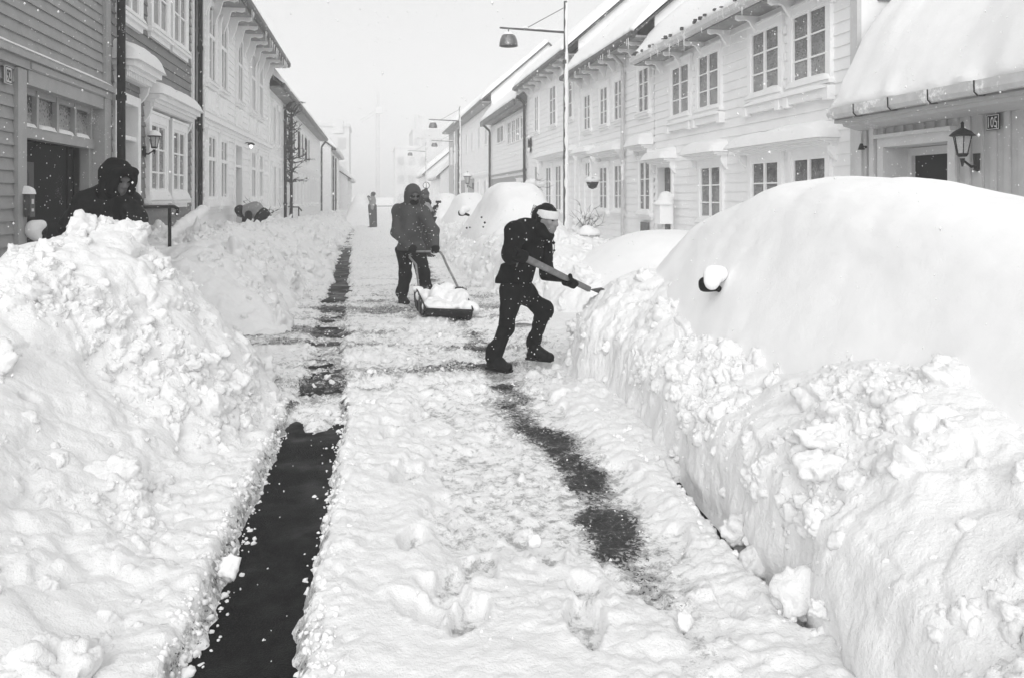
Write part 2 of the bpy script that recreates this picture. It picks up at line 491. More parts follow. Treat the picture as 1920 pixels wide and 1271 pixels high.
WET = {}
def thickness(x, y):
    e1 = .05 * fbm(x * .3, y, None, 2.2, 4, 5) + .05 * fbm(x, y, None, 7, 4, 6)
    ff = ss(14, 40, y)
    t = .092 + .03 * fbm(x, y, None, .9, 3, 1) + .022 * fbm(x, y, None, 4, 4, 2)
    t = t * (1 - .5 * ff)
    slush = ss(6.1, 6.7, y + .25 * fbm(x, y, None, 1.3, 3, 8)) * (1 - .45 * ss(12, 16, y)) * ss(-2.4, -1.9, x) * (1 - ss(1.75, 2.3, x))
    rid = fbm(x * .55, y * 1.5, None, 3.0, 5, 9); rid2 = fbm(x * .8, y * 1.2, None, 12, 4, 10)
    tsl = .026 + .055 * rid + .034 * rid2 + .022 * fbm(x, y, None, 30, 2, 55) + .055 * np.clip(fbm(x, y, None, 1.1, 3, 12), 0, 1)
    tsl = np.where(np.abs(x + .42) > .3, np.maximum(tsl, .006), tsl); t = t * (1 - slush) + tsl * slush
    # slushy footpath on the right half, near
    rz = ss(.12, .45, x + .15 * fbm(x, y, None, 2, 3, 15)) * (1 - ss(1.28, 1.5, x)) * ss(2.6, 3.6, y) * (1 - ss(6.0, 6.6, y))
    trz = .022 + .055 * fbm(x, y, None, 4, 5, 16) + .04 * fbm(x, y, None, 1.3, 2, 17)
    t = t * (1 - .85 * rz) + trz * .85 * rz
    # left wheel track, bare near, slush filled by the cleared crossing, bare again, faint far away
    wl = .225 - .03 * ss(9, 20, y) + e1 * (1 + 1.2 * ss(6, 9, y))
    ml = 1 - ss(wl - .08, wl + .03, np.abs(x + .42 + .021 * np.clip(y - 6, 0, 26) + .02 * np.sin(y * .7)))
    yn = y + .75 * fbm(x, y * .5, None, 5, 4, 61); kl = 1 - .62 * ss(5.45, 6.15, yn) * (1 - ss(12.2, 12.8, y))
    kl = kl * (1 - .45 * ss(19, 27, y)) * (1 - .4 * ss(27, 45, y))
    t = t - ml * kl * (t + .035) + ml * (1 - kl) * (-.012 + .04 * fbm(x, y, None, 7, 4, 18) + .03 * fbm(x, y, None, 24, 3, 53)) + .045 * fbm(x, y, None, 22, 3, 54) * 4 * ml * (1 - ml)
    # right wheel track: broken, bare in patches
    mr = 1 - ss(.02, .24, np.abs(x - 1.10 + .03 * np.sin(y * 1.3)) + .09 * fbm(x, y, None, 5, 3, 19))
    kr = np.clip(.6 * np.exp(-((y - 3.45) / .36) ** 2) + .82 * ss(2.9, 3.5, y) * (1 - ss(5.2, 6.2, y)) * (.95 + .45 * fbm(x * 0, y, None, 1.6, 2, 65)) + .5 * ss(5.2, 6, y) * (1 - ss(6.6, 8, y)), 0, 1)
    mk = np.clip(mr * kr * 1.3, 0, 1); t = t * (1 - mk) + mk * (.012 + .016 * fbm(x, y, None, 7, 3, 51) + .016 * fbm(x, y, None, 26, 3, 52)) - mr * (1 - kr) * .02
    WET['r'] = np.maximum(mk * .92, mr * .6) * (.85 + .6 * fbm(x, y, None, 4, 4, 58)) + .54 * rz * (.6 + 1.2 * fbm(x, y, None, 2.2, 3, 59)) + .66 * slush * np.clip(.55 + 1.5 * fbm(x * .5, y * 1.6, None, 2.2, 4, 60), 0, 1.2) + .38 * ml * (kl < .6) + 2.6 * ml * (1 - ml) * (y < 6.3)
    # cleared way to the doorway on the left
    pl = ss(7.55, 7.9, y) * (1 - ss(9.3, 9.7, y)) * (1 - ss(-.9, -.6, x))
    tpl = .045 + .02 * fbm(x * .5, y * 2, None, 2.5, 4, 20) - .05 * (1 - ss(.03, .1, np.abs(y - 8.9 + .05 * np.sin(3 * x)))) * ss(-.2, .3, fbm(x, y, None, 2, 2, 21))
    t = t * (1 - pl) + tpl * pl
    # lip of snow along the near edge of the left track and untouched snow on the pavements
    t = t + .012 * np.exp(-((x + .12) / .09) ** 2) * (1 - ss(5.6, 6.2, y))
    t = t + .32 * ss(3.0, 4.6, x) + .25 * ss(-2.6, -3.2, x) * 0
    # narrow cart track in the trodden snow
    for gx, gw in ((.50, .03), (.84, .02)): t = t - .022 * np.exp(-((x - gx - .04 * (6.3 - y) + .015 * np.sin(y * 3) + .03 * fbm(x, y, None, 4, 3, 63)) / gw) ** 2) * ss(-.3, .3, fbm(x, y, None, 2.5, 2, 64)) * ss(2.4, 3.4, y) * (1 - ss(6.2, 6.8, y))
    t = np.where((t < .01) & (np.abs(x - .75) < .75) & (y < 6.3), .01, t)
    # undercut line along the foot of the cut berm
    fx = interp(y, [(1, 1.36), (2.65, 1.5), (4.1, 1.62), (5.66, 1.84)]) - .005 + .02 * fbm(x * 0, y, None, 3, 3, 56)
    t = t - .3 * ss(fx - .01, fx + .004, x) * (1 - ss(fx + .12, fx + .17, x)) * ss(2.55, 2.75, y) * (1 - ss(4.0, 4.4, y)) * ss(-.3, .1, fbm(x * 0, y, None, 1.5, 2, 57))
    # footprints
    for (a, b, h, L, dp) in PRINTS:
        m = (np.abs(x - a) < .4) & (np.abs(y - b) < .4)
        if not m.any(): continue
        X, Y = x[m] - a, y[m] - b
        c, s_ = math.cos(h), math.sin(h)
        u, v = X * c - Y * s_, X * s_ + Y * c
        r = np.sqrt((u / (.055 + .012 * np.cos(v / L * 5))) ** 2 + (v / (L * .5)) ** 2) + .12 * fbm(X, Y, None, 14, 2, 30)
        if 'r' in WET and WET['r'].shape == x.shape and dp > .045: WET['r'][m] = np.maximum(WET['r'][m], .42 * (1 - ss(.55, 1.0, r)))
        t[m] = np.maximum(t[m] - dp * (1 - ss(.75, 1.1, r)), np.minimum(t[m], .016)) + .006 * np.exp(-((r - 1.25) / .2) ** 2)
    return t

ya = [1.15]
while ya[-1] < 130: ya.append(ya[-1] + max(.011, .0042 * ya[-1]))
ya = np.array(ya)
xa = axis_pts((-4.3, -1.5, .05), (-1.5, 2.1, .0115), (2.1, 7.9, .08))
Xg, Yg = np.meshgrid(xa, ya)
T = thickness(Xg, Yg)
d0 = ss(-.02, .06, T)
cl = .045 * (lump(Xg, Yg, T * 0 + .3, .13, 3) - .4) + .026 * (lump(Xg, Yg, T * 0 + .7, .05, 4) - .4) + .02 * fbm(Xg, Yg, None, 22, 4, 5)
cl *= .55 + .45 * ss(-.3, .4, fbm(Xg, Yg, None, .8, 2, 6))
flat = ss(-.15, .05, Xg) * (1 - ss(.5, .7, Xg)) * (1 - ss(5.4, 6.2, Yg))
Zg = T + cl * d0 * (1 - .55 * flat)
wet = np.clip(1 - ss(-.01, .085, Zg + .02 * fbm(Xg, Yg, None, 6, 3, 44)), 0, 1)
wet = np.maximum(.55 * wet, np.clip(WET['r'], 0, 1.1))
wet *= 1 - .75 * ss(20, 45, Yg)
Zg = np.maximum(Zg, -.03)
G = np.stack([Xg, Yg, Zg], -1)
keep = (Zg > -.029).ravel()
V, F, w_ = compact(G.reshape(-1, 3), grid_faces(len(ya), len(xa), keep), wet.ravel())
tag(link('snow_ground', mesh_np('snow_ground', V, F, True, w_), M['road_snow']), kind='structure')

def ico(sub):
    t = (1 + 5 ** .5) / 2
    V = [Vector(v).normalized() for v in ((-1, t, 0), (1, t, 0), (-1, -t, 0), (1, -t, 0), (0, -1, t), (0, 1, t), (0, -1, -t), (0, 1, -t), (t, 0, -1), (t, 0, 1), (-t, 0, -1), (-t, 0, 1))]
    F = [(0, 11, 5), (0, 5, 1), (0, 1, 7), (0, 7, 10), (0, 10, 11), (1, 5, 9), (5, 11, 4), (11, 10, 2), (10, 7, 6), (7, 1, 8), (3, 9, 4), (3, 4, 2), (3, 2, 6), (3, 6, 8), (3, 8, 9), (4, 9, 5), (2, 4, 11), (6, 2, 10), (8, 6, 7), (9, 8, 1)]
    for _ in range(sub):
        mid = {}; G = []
        def m(a, b):
            k = (min(a, b), max(a, b))
            if k not in mid: V.append((V[a] + V[b]).normalized()); mid[k] = len(V) - 1
            return mid[k]
        for a, b, c in F:
            ab, bc, ca = m(a, b), m(b, c), m(c, a); G += [(a, ab, ca), (b, bc, ab), (c, ca, bc), (ab, bc, ca)]
        F = G
    return np.array([tuple(v) for v in V], np.float32), np.array(F)
ICO = {k: ico(k) for k in (1, 2, 3)}
def clod_shapes(sub, n, seed):
    V, F = ICO[sub]; out = []
    for i in range(n):
        rg_ = np.random.default_rng(seed + i)
        p = rg_.uniform(2.4, 7); W = V / (np.sum(np.abs(V @ np.linalg.qr(rg_.normal(size=(3, 3)))[0]) ** p, 1) ** (1 / p))[:, None]      # blocky to round
        W = W * (1 + .42 * fbm(W[:, 0] + 9 * i, W[:, 1], W[:, 2], 1.4, 2, seed) + .30 * fbm(W[:, 0] + 9 * i, W[:, 1], W[:, 2], 3.2, 3, seed + 1))[:, None]
        out.append(W * np.array([1, rg_.uniform(.7, 1), rg_.uniform(.5, .85)]))
    return np.array(out, np.float32), F
def scatter(P, Nn, r, sub, seed, sink=(-.8, -.05)):
    """clods of radius r half sunk at points P with normals Nn -> vertices, faces"""
    rg_ = np.random.default_rng(seed); S, F = clod_shapes(sub, 14, seed)
    n = len(P); A = S[rg_.integers(0, 14, n)]
    Q = np.linalg.qr(rg_.normal(size=(n, 3, 3)))[0].astype(np.float32)
    A = np.einsum('nij,nvj->nvi', Q, A) * r[:, None, None]
    C = P + Nn * (r * rg_.uniform(sink[0], sink[1], n))[:, None]
    return (A + C[:, None]).reshape(-1, 3), (F[None] + (np.arange(n) * S.shape[1])[:, None, None]).reshape(-1, 3)

def bank(name, label, cat, xs, ys, H, amp=1.0, clods=(), smooth=0.0, group=None, seed=0, mat='clod', wetk=0.0, extra=None):
    """a heap of shovelled snow: height field H(x,y) covered with clods pushed out along its normals"""
    X, Y = np.meshgrid(xs, ys)
    Z = H(X, Y)
    G = np.stack([X, Y, Z], -1); n = normals(G)
    a = ss(-.06, .12, Z)
    P = G + n * (.05 * fbm(X, Y, Z, 2.1, 2, seed + 40))[..., None]
    big = lump(P[..., 0], P[..., 1], P[..., 2], .38, seed + 1); md = lump(P[..., 0], P[..., 1], P[..., 2], .15, seed + 2)
    sm = lump(P[..., 0], P[..., 1], P[..., 2], .06, seed + 3)
    rough = .35 + .65 * ss(-.25, .35, fbm(X, Y, Z, 1.1, 3, seed + 8))
    fi = 0 * Z if True else lump(P[..., 0], P[..., 1], P[..., 2], .028, seed + 5); bl, br = worley(P[..., 0] / .22, P[..., 1] / .22, P[..., 2] / .22, seed + 6)
    rg = 1 - np.abs(fbm(X, Y, Z, 4.2, 4, seed + 7)) * 2
    disp = amp * (.07 * (big - .35) + .035 * (br - .5) * (1 - ss(.35, .75, bl)) + rough * (.035 * (md - .4) + .012 * (sm - .4)) + .05 * fbm(X, Y, Z, 3.2, 3, seed + 4) + rough * .02 * fbm(X, Y, Z, 14, 4, seed + 9))
    pd, pr = worley(P[..., 0] / .42, P[..., 1] / .42, P[..., 2] / .42, seed + 12)
    disp = disp - .13 * (pr > .66) * (1 - ss(.05, .12, pd + .03 * fbm(X, Y, Z, 12, 2, seed + 13)))
    crack = np.clip(1 - (np.abs(fbm(X, Y, Z, 1.6, 2, seed + 61)) / .022), 0, 1) * ss(.15, .35, fbm(X, Y, Z, .9, 2, seed + 62)) * .07
    disp = disp - amp * crack
    G2 = G + n * (disp * a)[..., None]
    if extra is not None: G2 = extra(G2, n)
    wet = np.clip(wetk * (1 - ss(.02, .3, G2[..., 2])) + .10 * ss(.25, .5, fbm(X, Y, Z, 1.4, 3, seed + 70)), 0, 1)
    keep = (Z > -.05).ravel()
    V, F, w_ = compact(G2.reshape(-1, 3), grid_faces(*X.shape, keep), wet.ravel())
    if clods:
        F = np.concatenate([F[:, [0, 1, 2]], F[:, [0, 2, 3]]])
        n2 = normals(G2); area = np.linalg.norm(np.cross(np.gradient(G2, axis=0), np.gradient(G2, axis=1)), axis=-1)
        cm = ss(-.15, .3, fbm(X, Y, Z, 1.7, 3, seed + 50)) * (Z > .03) * (G2[..., 2] > .02)
        if name == 'snow_berm': cm = cm * (.03 + .97 * ss(.25, .5, G2[..., 2]))
        rg_ = np.random.default_rng(seed)
        for (n, r0, r1, sub) in clods:
            pw = (area * (cm + .04)).ravel(); pk = rg_.choice(pw.size, n, p=pw / pw.sum())
            r = r0 * (r1 / r0) ** (rg_.uniform(0, 1, n) ** 1.8)
            cv, cf = scatter(G2.reshape(-1, 3)[pk], n2.reshape(-1, 3)[pk], r.astype(np.float32), sub, seed + sub)
            F = np.concatenate([F, cf + len(V)]); V = np.concatenate([V, cv]); w_ = np.concatenate([w_, np.zeros(len(cv))])
    return tag(link(name, mesh_np(name, V, F, True, w_), M[mat]), label, cat, group)


# --- big heap in front of the hooded man
def H_left(x, y):
    foot = interp(y, [(1, -.66), (3, -.66), (5, -.68), (6.2, -.66), (7.0, -.85), (7.7, -1.6), (8.2, -2.2)]) + .07 * fbm(x * 0, y, None, 1.3, 3, 90)
    hm = interp(y, [(1, .45), (2, .55), (3, .68), (4, .82), (5, 1.0), (5.8, 1.27), (6.4, 1.38), (6.8, 1.27), (7.2, .9), (7.7, .3), (8.1, -.2)])
    s = foot - x
    w = 1.45; q = np.clip(s / w, -.2, 1); k = ss(4.4, 6.2, y)
    h = hm * (k * np.sin(q * math.pi / 2) + (1 - k) * np.clip(q, 0, 1) * (.55 + .45 * ss(0, 1, q))) - .40 * np.clip(s - w, 0, 9) * (y > 5) - .12 * np.clip(s - w, 0, 9) * (y <= 5)
    h = h + .10 * np.exp(-(((x + 2.12) / .12) ** 2 + ((y - 6.45) / .2) ** 2)) + .08 * np.exp(-(((x + 1.8) / .10) ** 2 + ((y - 6.4) / .2) ** 2))
    h = h + .06 * ss(0, .1, s) - .06
    return np.where(s < -.1, -.2, h)
bank('snow_heap', 'tall heap of broken shovelled snow in front of the hooded man at the doorway', 'snow heap',
     axis_pts((-3.45, -2.6, .03), (-2.6, -.5, .0125)), axis_pts((1.1, 5, .0135), (5, 8.3, .015)), H_left, 1.0, ((800, .035, .12, 3), (2300, .014, .045, 2), (2500, .006, .015, 1)), seed=100, group='heaps of shovelled snow')

# --- bank along the left pavement further on
def H_left2(x, y):
    foot = -1.05 - .28 * ss(20, 40, y) * 0 + .16 * fbm(x * 0, y, None, .8, 3, 91)
    hm = interp(y, [(9.2, -.2), (9.5, .25), (10.0, .8), (10.8, 1.0), (12.5, 1.08), (15, 1.0), (19, .98), (26, .85), (38, .65), (60, .5)])
    hm = hm + .12 * fbm(x * 0, y, None, .9, 3, 92)
    s = foot - x; w = 1.25
    return hm * np.sin(np.clip(s / w, -.2, 1) * math.pi / 2) - .12 * np.clip(s - w, 0, 9)
bank('snow_bank', 'long rough snow bank along the left pavement in front of the bending person', 'snow bank',
     axis_pts((-3.45, -.8, .026)), np.concatenate([np.arange(9.2, 16, .028), np.arange(16, 26, .05), np.arange(26, 62, .12)]), H_left2, 1.2, ((700, .07, .2, 3), (2600, .03, .08, 2)), seed=130, group='heaps of shovelled snow')

# --- cut berm along the right side beside the buried car
def H_right(x, y):
    foot = interp(y, [(1, 1.36), (2.65, 1.5), (4.1, 1.62), (5.66, 1.84), (6.2, 1.80), (6.6, 1.68), (7.0, 1.64), (7.4, 1.80), (7.9, 2.3)]) + .04 * fbm(x * 0, y, None, 1.1, 3, 93)
    hm = interp(y, [(1, .55), (2.2, .72), (3.0, .84), (3.5, .80), (4.1, .62), (4.8, .66), (5.6, .78), (6.3, .90), (6.9, .94), (7.3, .84), (7.7, .4), (8.0, -.2)])
    s = x - foot
    face = .36 * ss(0, .13, s)
    h = face * np.minimum(hm / .6, 1) + (hm - .36) * np.sin(np.clip((s - .05) / .75, 0, 1) * math.pi / 2) - .1 * ss(1.2, 1.9, s)
    return np.where(s < -.02, -.2, h - .05 * (1 - ss(0, .05, s)))
def notch(G, n):
    """the slab face with its split and the undercut line along the foot"""
    s = G[..., 0] - interp(G[..., 1], [(1, 1.36), (2.65, 1.5), (4.1, 1.62), (5.66, 1.84), (6.2, 1.80), (6.6, 1.68), (7.0, 1.64), (7.4, 1.80), (7.9, 2.3)])
    k = (1 - ss(.05, .14, G[..., 2])) * ss(2.5, 2.8, G[..., 1]) * (1 - ss(4.2, 4.5, G[..., 1])) * ss(-.1, 0.0, s) * (1 - ss(.2, .3, s))
    G[..., 0] += .035 * k
    c = np.array(at(1480, 893, 3.75)); r = np.linalg.norm((G - c) / np.array([.12, .12, .05]), axis=-1)
    G = G - n * (.10 * (1 - ss(.4, 1.1, r)))[..., None]
    for (px, py, d, L) in ((1715, 1105, 2.75, .09), (1100, 600, 5.9, .1), (1570, 720, 4.2, .07), (1800, 890, 3.0, .08), (1525, 1075, 2.95, .06)):
        c = np.array(at(px, py, d)); q = G - c
        u = q[..., 0] * .75 - q[..., 1] * .66; v = np.sqrt(np.maximum((q ** 2).sum(-1) - u * u, 0))
        G = G - n * (.05 * np.exp(-(u / .012) ** 2) * (1 - ss(L * .7, L * 1.3, v)))[..., None]
    return G
bank('snow_berm', 'cut berm of piled snow between the road and the big buried car', 'snow heap',
     axis_pts((1.25, 2.45, .011), (2.45, 3.1, .02)), axis_pts((1.3, 5, .0125), (5, 8.1, .014)), H_right, .8, ((420, .03, .11, 3), (1500, .012, .042, 2), (1500, .006, .014, 1)), seed=160, group='heaps of shovelled snow', extra=notch)

# --- heaps further along the right, in front of the second buried car
def H_right2(x, y):
    foot = interp(y, [(9.6, 2.9), (10.2, 2.3), (11.5, 2.05), (14, 1.8), (17, 1.75), (24, 1.8), (50, 1.9)]) + .14 * fbm(x * 0, y, None, .9, 3, 94)
    hm = interp(y, [(9.5, -.2), (10.3, .55), (11.5, .72), (13, .86), (14.5, .95), (16, .85), (17.5, .7), (24, .75), (34, .7), (60, .5)]) + .1 * fbm(x * 0, y, None, 1.0, 3, 95)
    s = x - foot
    return hm * np.sin(np.clip(s / .8, -.2, 1) * math.pi / 2) - .15 * np.clip(s - 1.2, 0, 2)
bank('snow_pile', 'rough snow pile on the right, before the second buried car and behind the scoop', 'snow heap',
     axis_pts((1.5, 4.4, .026)), np.concatenate([np.arange(9.4, 18, .03), np.arange(18, 30, .07), np.arange(30, 60, .16)]), H_right2, 1.2, ((600, .06, .2, 3), (2000, .03, .07, 2)), seed=190, group='heaps of shovelled snow')

# --- smooth mound between the big car and the houses
def H_mound(x, y):
    r = np.sqrt(((x - 4.25) / 1.75) ** 2 + ((y - 11.2) / 2.6) ** 2)
    return 1.12 * np.clip(1 - r ** 2.4, -.2, 1) ** 1 * np.where(r < 1, 1, 0) + .04 * fbm(x, y, None, .8, 3, 96) * (r < 1) - .1 * (r >= 1)
bank('snow_mound', 'smooth untouched snow mound behind the big buried car, below the grey door', 'snow mound',
     axis_pts((2.3, 6.2, .05)), axis_pts((8.4, 14, .06)), H_mound, .05, seed=210, mat='powder')

# --- loose clods lying on the road and crumbling along the wheel tracks
rg0 = np.random.default_rng(11)
def road_pts(n, f):
    x, y = f(n); z = np.interp(0, [0], [0]) + thickness(x.reshape(-1, 1), y.reshape(-1, 1))[:, 0]
    return np.stack([x, y, np.maximum(z, -.002)], -1).astype(np.float32)
yr = lambda n, a, b: a * (b / a) ** rg0.uniform(0, 1, n)
CV, CF, off_ = [], [], 0
for (n, r0, r1, sub, f) in ((1500, .004, .016, 1, lambda n: (-.42 + rg0.choice([-1, 1], n) * np.abs(rg0.normal(.225, .035, n)), yr(n, 2, 6.2))),
                            (26, .014, .028, 2, lambda n: (-.42 + rg0.choice([-1, 1], n) * np.abs(rg0.normal(.26, .04, n)), yr(n, 2.2, 6.2))),
                            (24, .002, .005, 1, lambda n: (rg0.uniform(-.62, -.22, n), yr(n, 2, 6))),
                            (300, .005, .018, 1, lambda n: (rg0.uniform(-.7, 1.7, n), yr(n, 6.0, 12))),
                            (50, .015, .035, 2, lambda n: (rg0.uniform(-.7, 1.5, n), yr(n, 5.8, 11))),
                            (60, .004, .01, 1, lambda n: (rg0.uniform(.2, 1.55, n), yr(n, 2.6, 6.4))),
                            (160, .006, .022, 2, lambda n: (1.55 + .05 * rg0.normal(0, 1, n) + .05 * np.clip(rg0.uniform(0, 1, n), 0, 1), yr(n, 2.4, 5.5)))):
    P_ = road_pts(n, f); r = (r0 * (r1 / r0) ** (rg0.uniform(0, 1, n) ** 1.7)).astype(np.float32)
    cv, cf = scatter(P_, np.tile(np.array([0, 0, 1], np.float32), (n, 1)), r, sub, 400 + sub, (-.5, .3))
    CV.append(cv); CF.append(cf + off_); off_ += len(cv)
for px, py, r in ((430, 1066, .04), (1003, 1015, .028), (1285, 1165, .03), (700, 755, .024), (690, 752, .02)):
    d = (EYE - .1) / ((py - 370) / FOC); w = at(px, py, d); cv, cf = scatter(np.array([[w.x, w.y, .10]], np.float32), np.array([[0, 0, 1]], np.float32), np.array([r], np.float32), 2, 410 + px, (0, .1)); CV.append(cv); CF.append(cf + off_); off_ += len(cv)
tag(link('loose_snow_clods', mesh_np('loose_snow_clods', np.concatenate(CV), np.concatenate(CF)), M['powder']), 'loose snow clods scattered over the road and along the wheel tracks', 'snow clods', kind='stuff')

# ------------------------------------------------------------------ cars buried under snow
def snow_cap(name, c, r, parent, origin, seed=0, cell=.02, mat='powder', flat=.5):
    """a rounded heap of snow lying on something: upper part of a lumpy ellipsoid"""
    return solid(name, [('e', c, r)], M[mat], parent, origin, cell, .02, .02 * min(1, max(r) * 4), 5, seed, cut=lambda P: (c[2] - r[2] * flat) - P[..., 2])

def car(label, x0, x1, prof, cen_y, y0, y1, lump_seed, res=.03, p=4.0, flare=.0, wob=.05, group='parked cars buried in snow', mirrors=(), rough=0.0):
    """prof: (y,z) top line along the street; cross section rounded"""
    root = tag(empty('snow_covered_car', ((x0 + x1) / 2, cen_y, 0)), label, 'car', group)
    O = root.location
    nu, nv = int((y1 - y0) / res), int((x1 - x0) / res * 1.5)
    yv = np.linspace(y0, y1, nu)
    q = np.linspace(-1, 1, nv); q = np.sign(q) * np.abs(q) ** .75
    yy, qq = np.meshgrid(yv, q, indexing='ij')
    top = interp(yy, prof)
    k = np.ones(9) / 9
    for _ in range(2):
        pad = np.pad(top, ((4, 4), (0, 0)), mode='edge'); top = np.apply_along_axis(lambda v: np.convolve(v, k, 'valid'), 0, pad)
    sec = np.clip(1 - np.abs(qq) ** p, 0, 1) ** .62
    z = top * sec
    half = (x1 - x0) / 2 * (1 - flare * ss(.5, 1.4, z))
    x = (x0 + x1) / 2 + qq * half
    end = np.minimum(ss(y0, y0 + .25, yy), 1 - ss(y1 - .25, y1, yy))
    z = z * (.0 + 1.0 * np.sqrt(np.clip(end, 0, 1)))
    G = np.stack([x, yy, z], -1); n = normals(G)
    d = wob * fbm(x, yy, z, 1.2, 3, lump_seed) + .006 * fbm(x, yy * .5, z, 14, 3, lump_seed + 1) + rough * (lump(x, yy, z, .3, lump_seed + 2) - .4) * .2
    G = G + n * d[..., None]
    V = G.reshape(-1, 3) - np.array(O)
    link('snow_blanket', mesh_np('snow_blanket', V, grid_faces(nu, nv)), M['powder'], root)
    for (c, s_, face) in mirrors:
        c = Vector(c)
        solid('wing_mirror', [('e', c, (.105 * s_, .06 * s_, .085 * s_)), ('b', c + Vector((0, .02 * s_, -.02 * s_)), (.09 * s_, .05 * s_, .07 * s_), np.eye(3), .04 * s_),
                              ('c', c, .04 * s_, c + Vector((.2 * face * s_, .02, -.06)), .035 * s_)], M['car_dark'], root, O, .012, .03)
        solid('mirror_snow', [('e', c + Vector((0.01, -.05 * s_, .028 * s_)), (.092 * s_, .058 * s_, .095 * s_)), ('e', c + Vector((.04 * face * s_, 0, .11 * s_)), (.075 * s_, .07 * s_, .08 * s_)),
                              ('e', c + Vector((.12 * face * s_, .02, .10 * s_)), (.13 * s_, .09 * s_, .10 * s_))], M['powder'], root, O, .012, .05, .012, 9, 5)
    return root, O

big, O = car('large parked car completely buried under smooth snow, only its mirror showing, in the right foreground', 2.18, 4.25,
    [(1.0, 1.1), (2.0, 1.28), (3.0, 1.52), (4.0, 1.67), (4.5, 1.73), (5.1, 1.745), (5.7, 1.69), (6.2, 1.55), (6.6, 1.44), (6.9, 1.28), (7.12, 1.08), (7.26, .8), (7.4, .5)],
    4.5, .6, 7.4, 300, .022, 3.2, .20, .05, mirrors=[((2.31, 5.26, .995), .62, 1)])
c2, O2 = car('parked car under a tall dome of snow behind the striding shoveller, its lamps just showing', 2.2, 4.6,
    [(16.6, .9), (17.2, 1.2), (17.9, 1.62), (18.8, 1.98), (19.8, 2.0), (20.8, 1.9), (21.6, 1.6), (22.2, 1.2)], 19.5, 16.4, 22.2, 310, .035, 3.4, .25, .07, mirrors=[((2.12, 19.3, 1.22), .85, 1)])
hb = MB()
for px, py, r in ((903, 408, .05), (909, 418, .06), (906, 426, .045), (875, 428, .05), (881, 427, .04)):
    c = at(px, py, 17.2) - O2; r *= .45
    hb2 = MB(); hb2.lathe([(0, -r), (r * .7, -r * .7), (r, 0), (r * .7, r * .7), (0, r)], c, 8); hb2.build('headlight', M['car_dark'], c2, smooth=True)
c3, O3 = car('parked car under snow directly behind the dome shaped one, half hidden by it', 2.3, 4.2,
    [(24.2, .9), (25, 1.2), (26, 1.7), (27.5, 1.76), (28.5, 1.72), (29.4, 1.3), (30, 1.0)], 27, 24, 30, 320, .06, 3.5, .25, .06)
c4, O4 = car('farthest snow covered parked car on the right, pale in the falling snow', 2.3, 4.2,
    [(33, .9), (34, 1.3), (35, 1.75), (37, 1.8), (38, 1.6), (39.4, 1.0)], 36, 33, 39.4, 330, .1, 3.5, .25, .08)
c5, O5 = car('snow covered parked van far down the left side of the street, by the distant person', -1.5, .1,
    [(44, 1.1), (45, 1.7), (48, 1.78), (49.4, 1.2)], 46.5, 44, 49.4, 340, .12, 3.5, .2, .08)
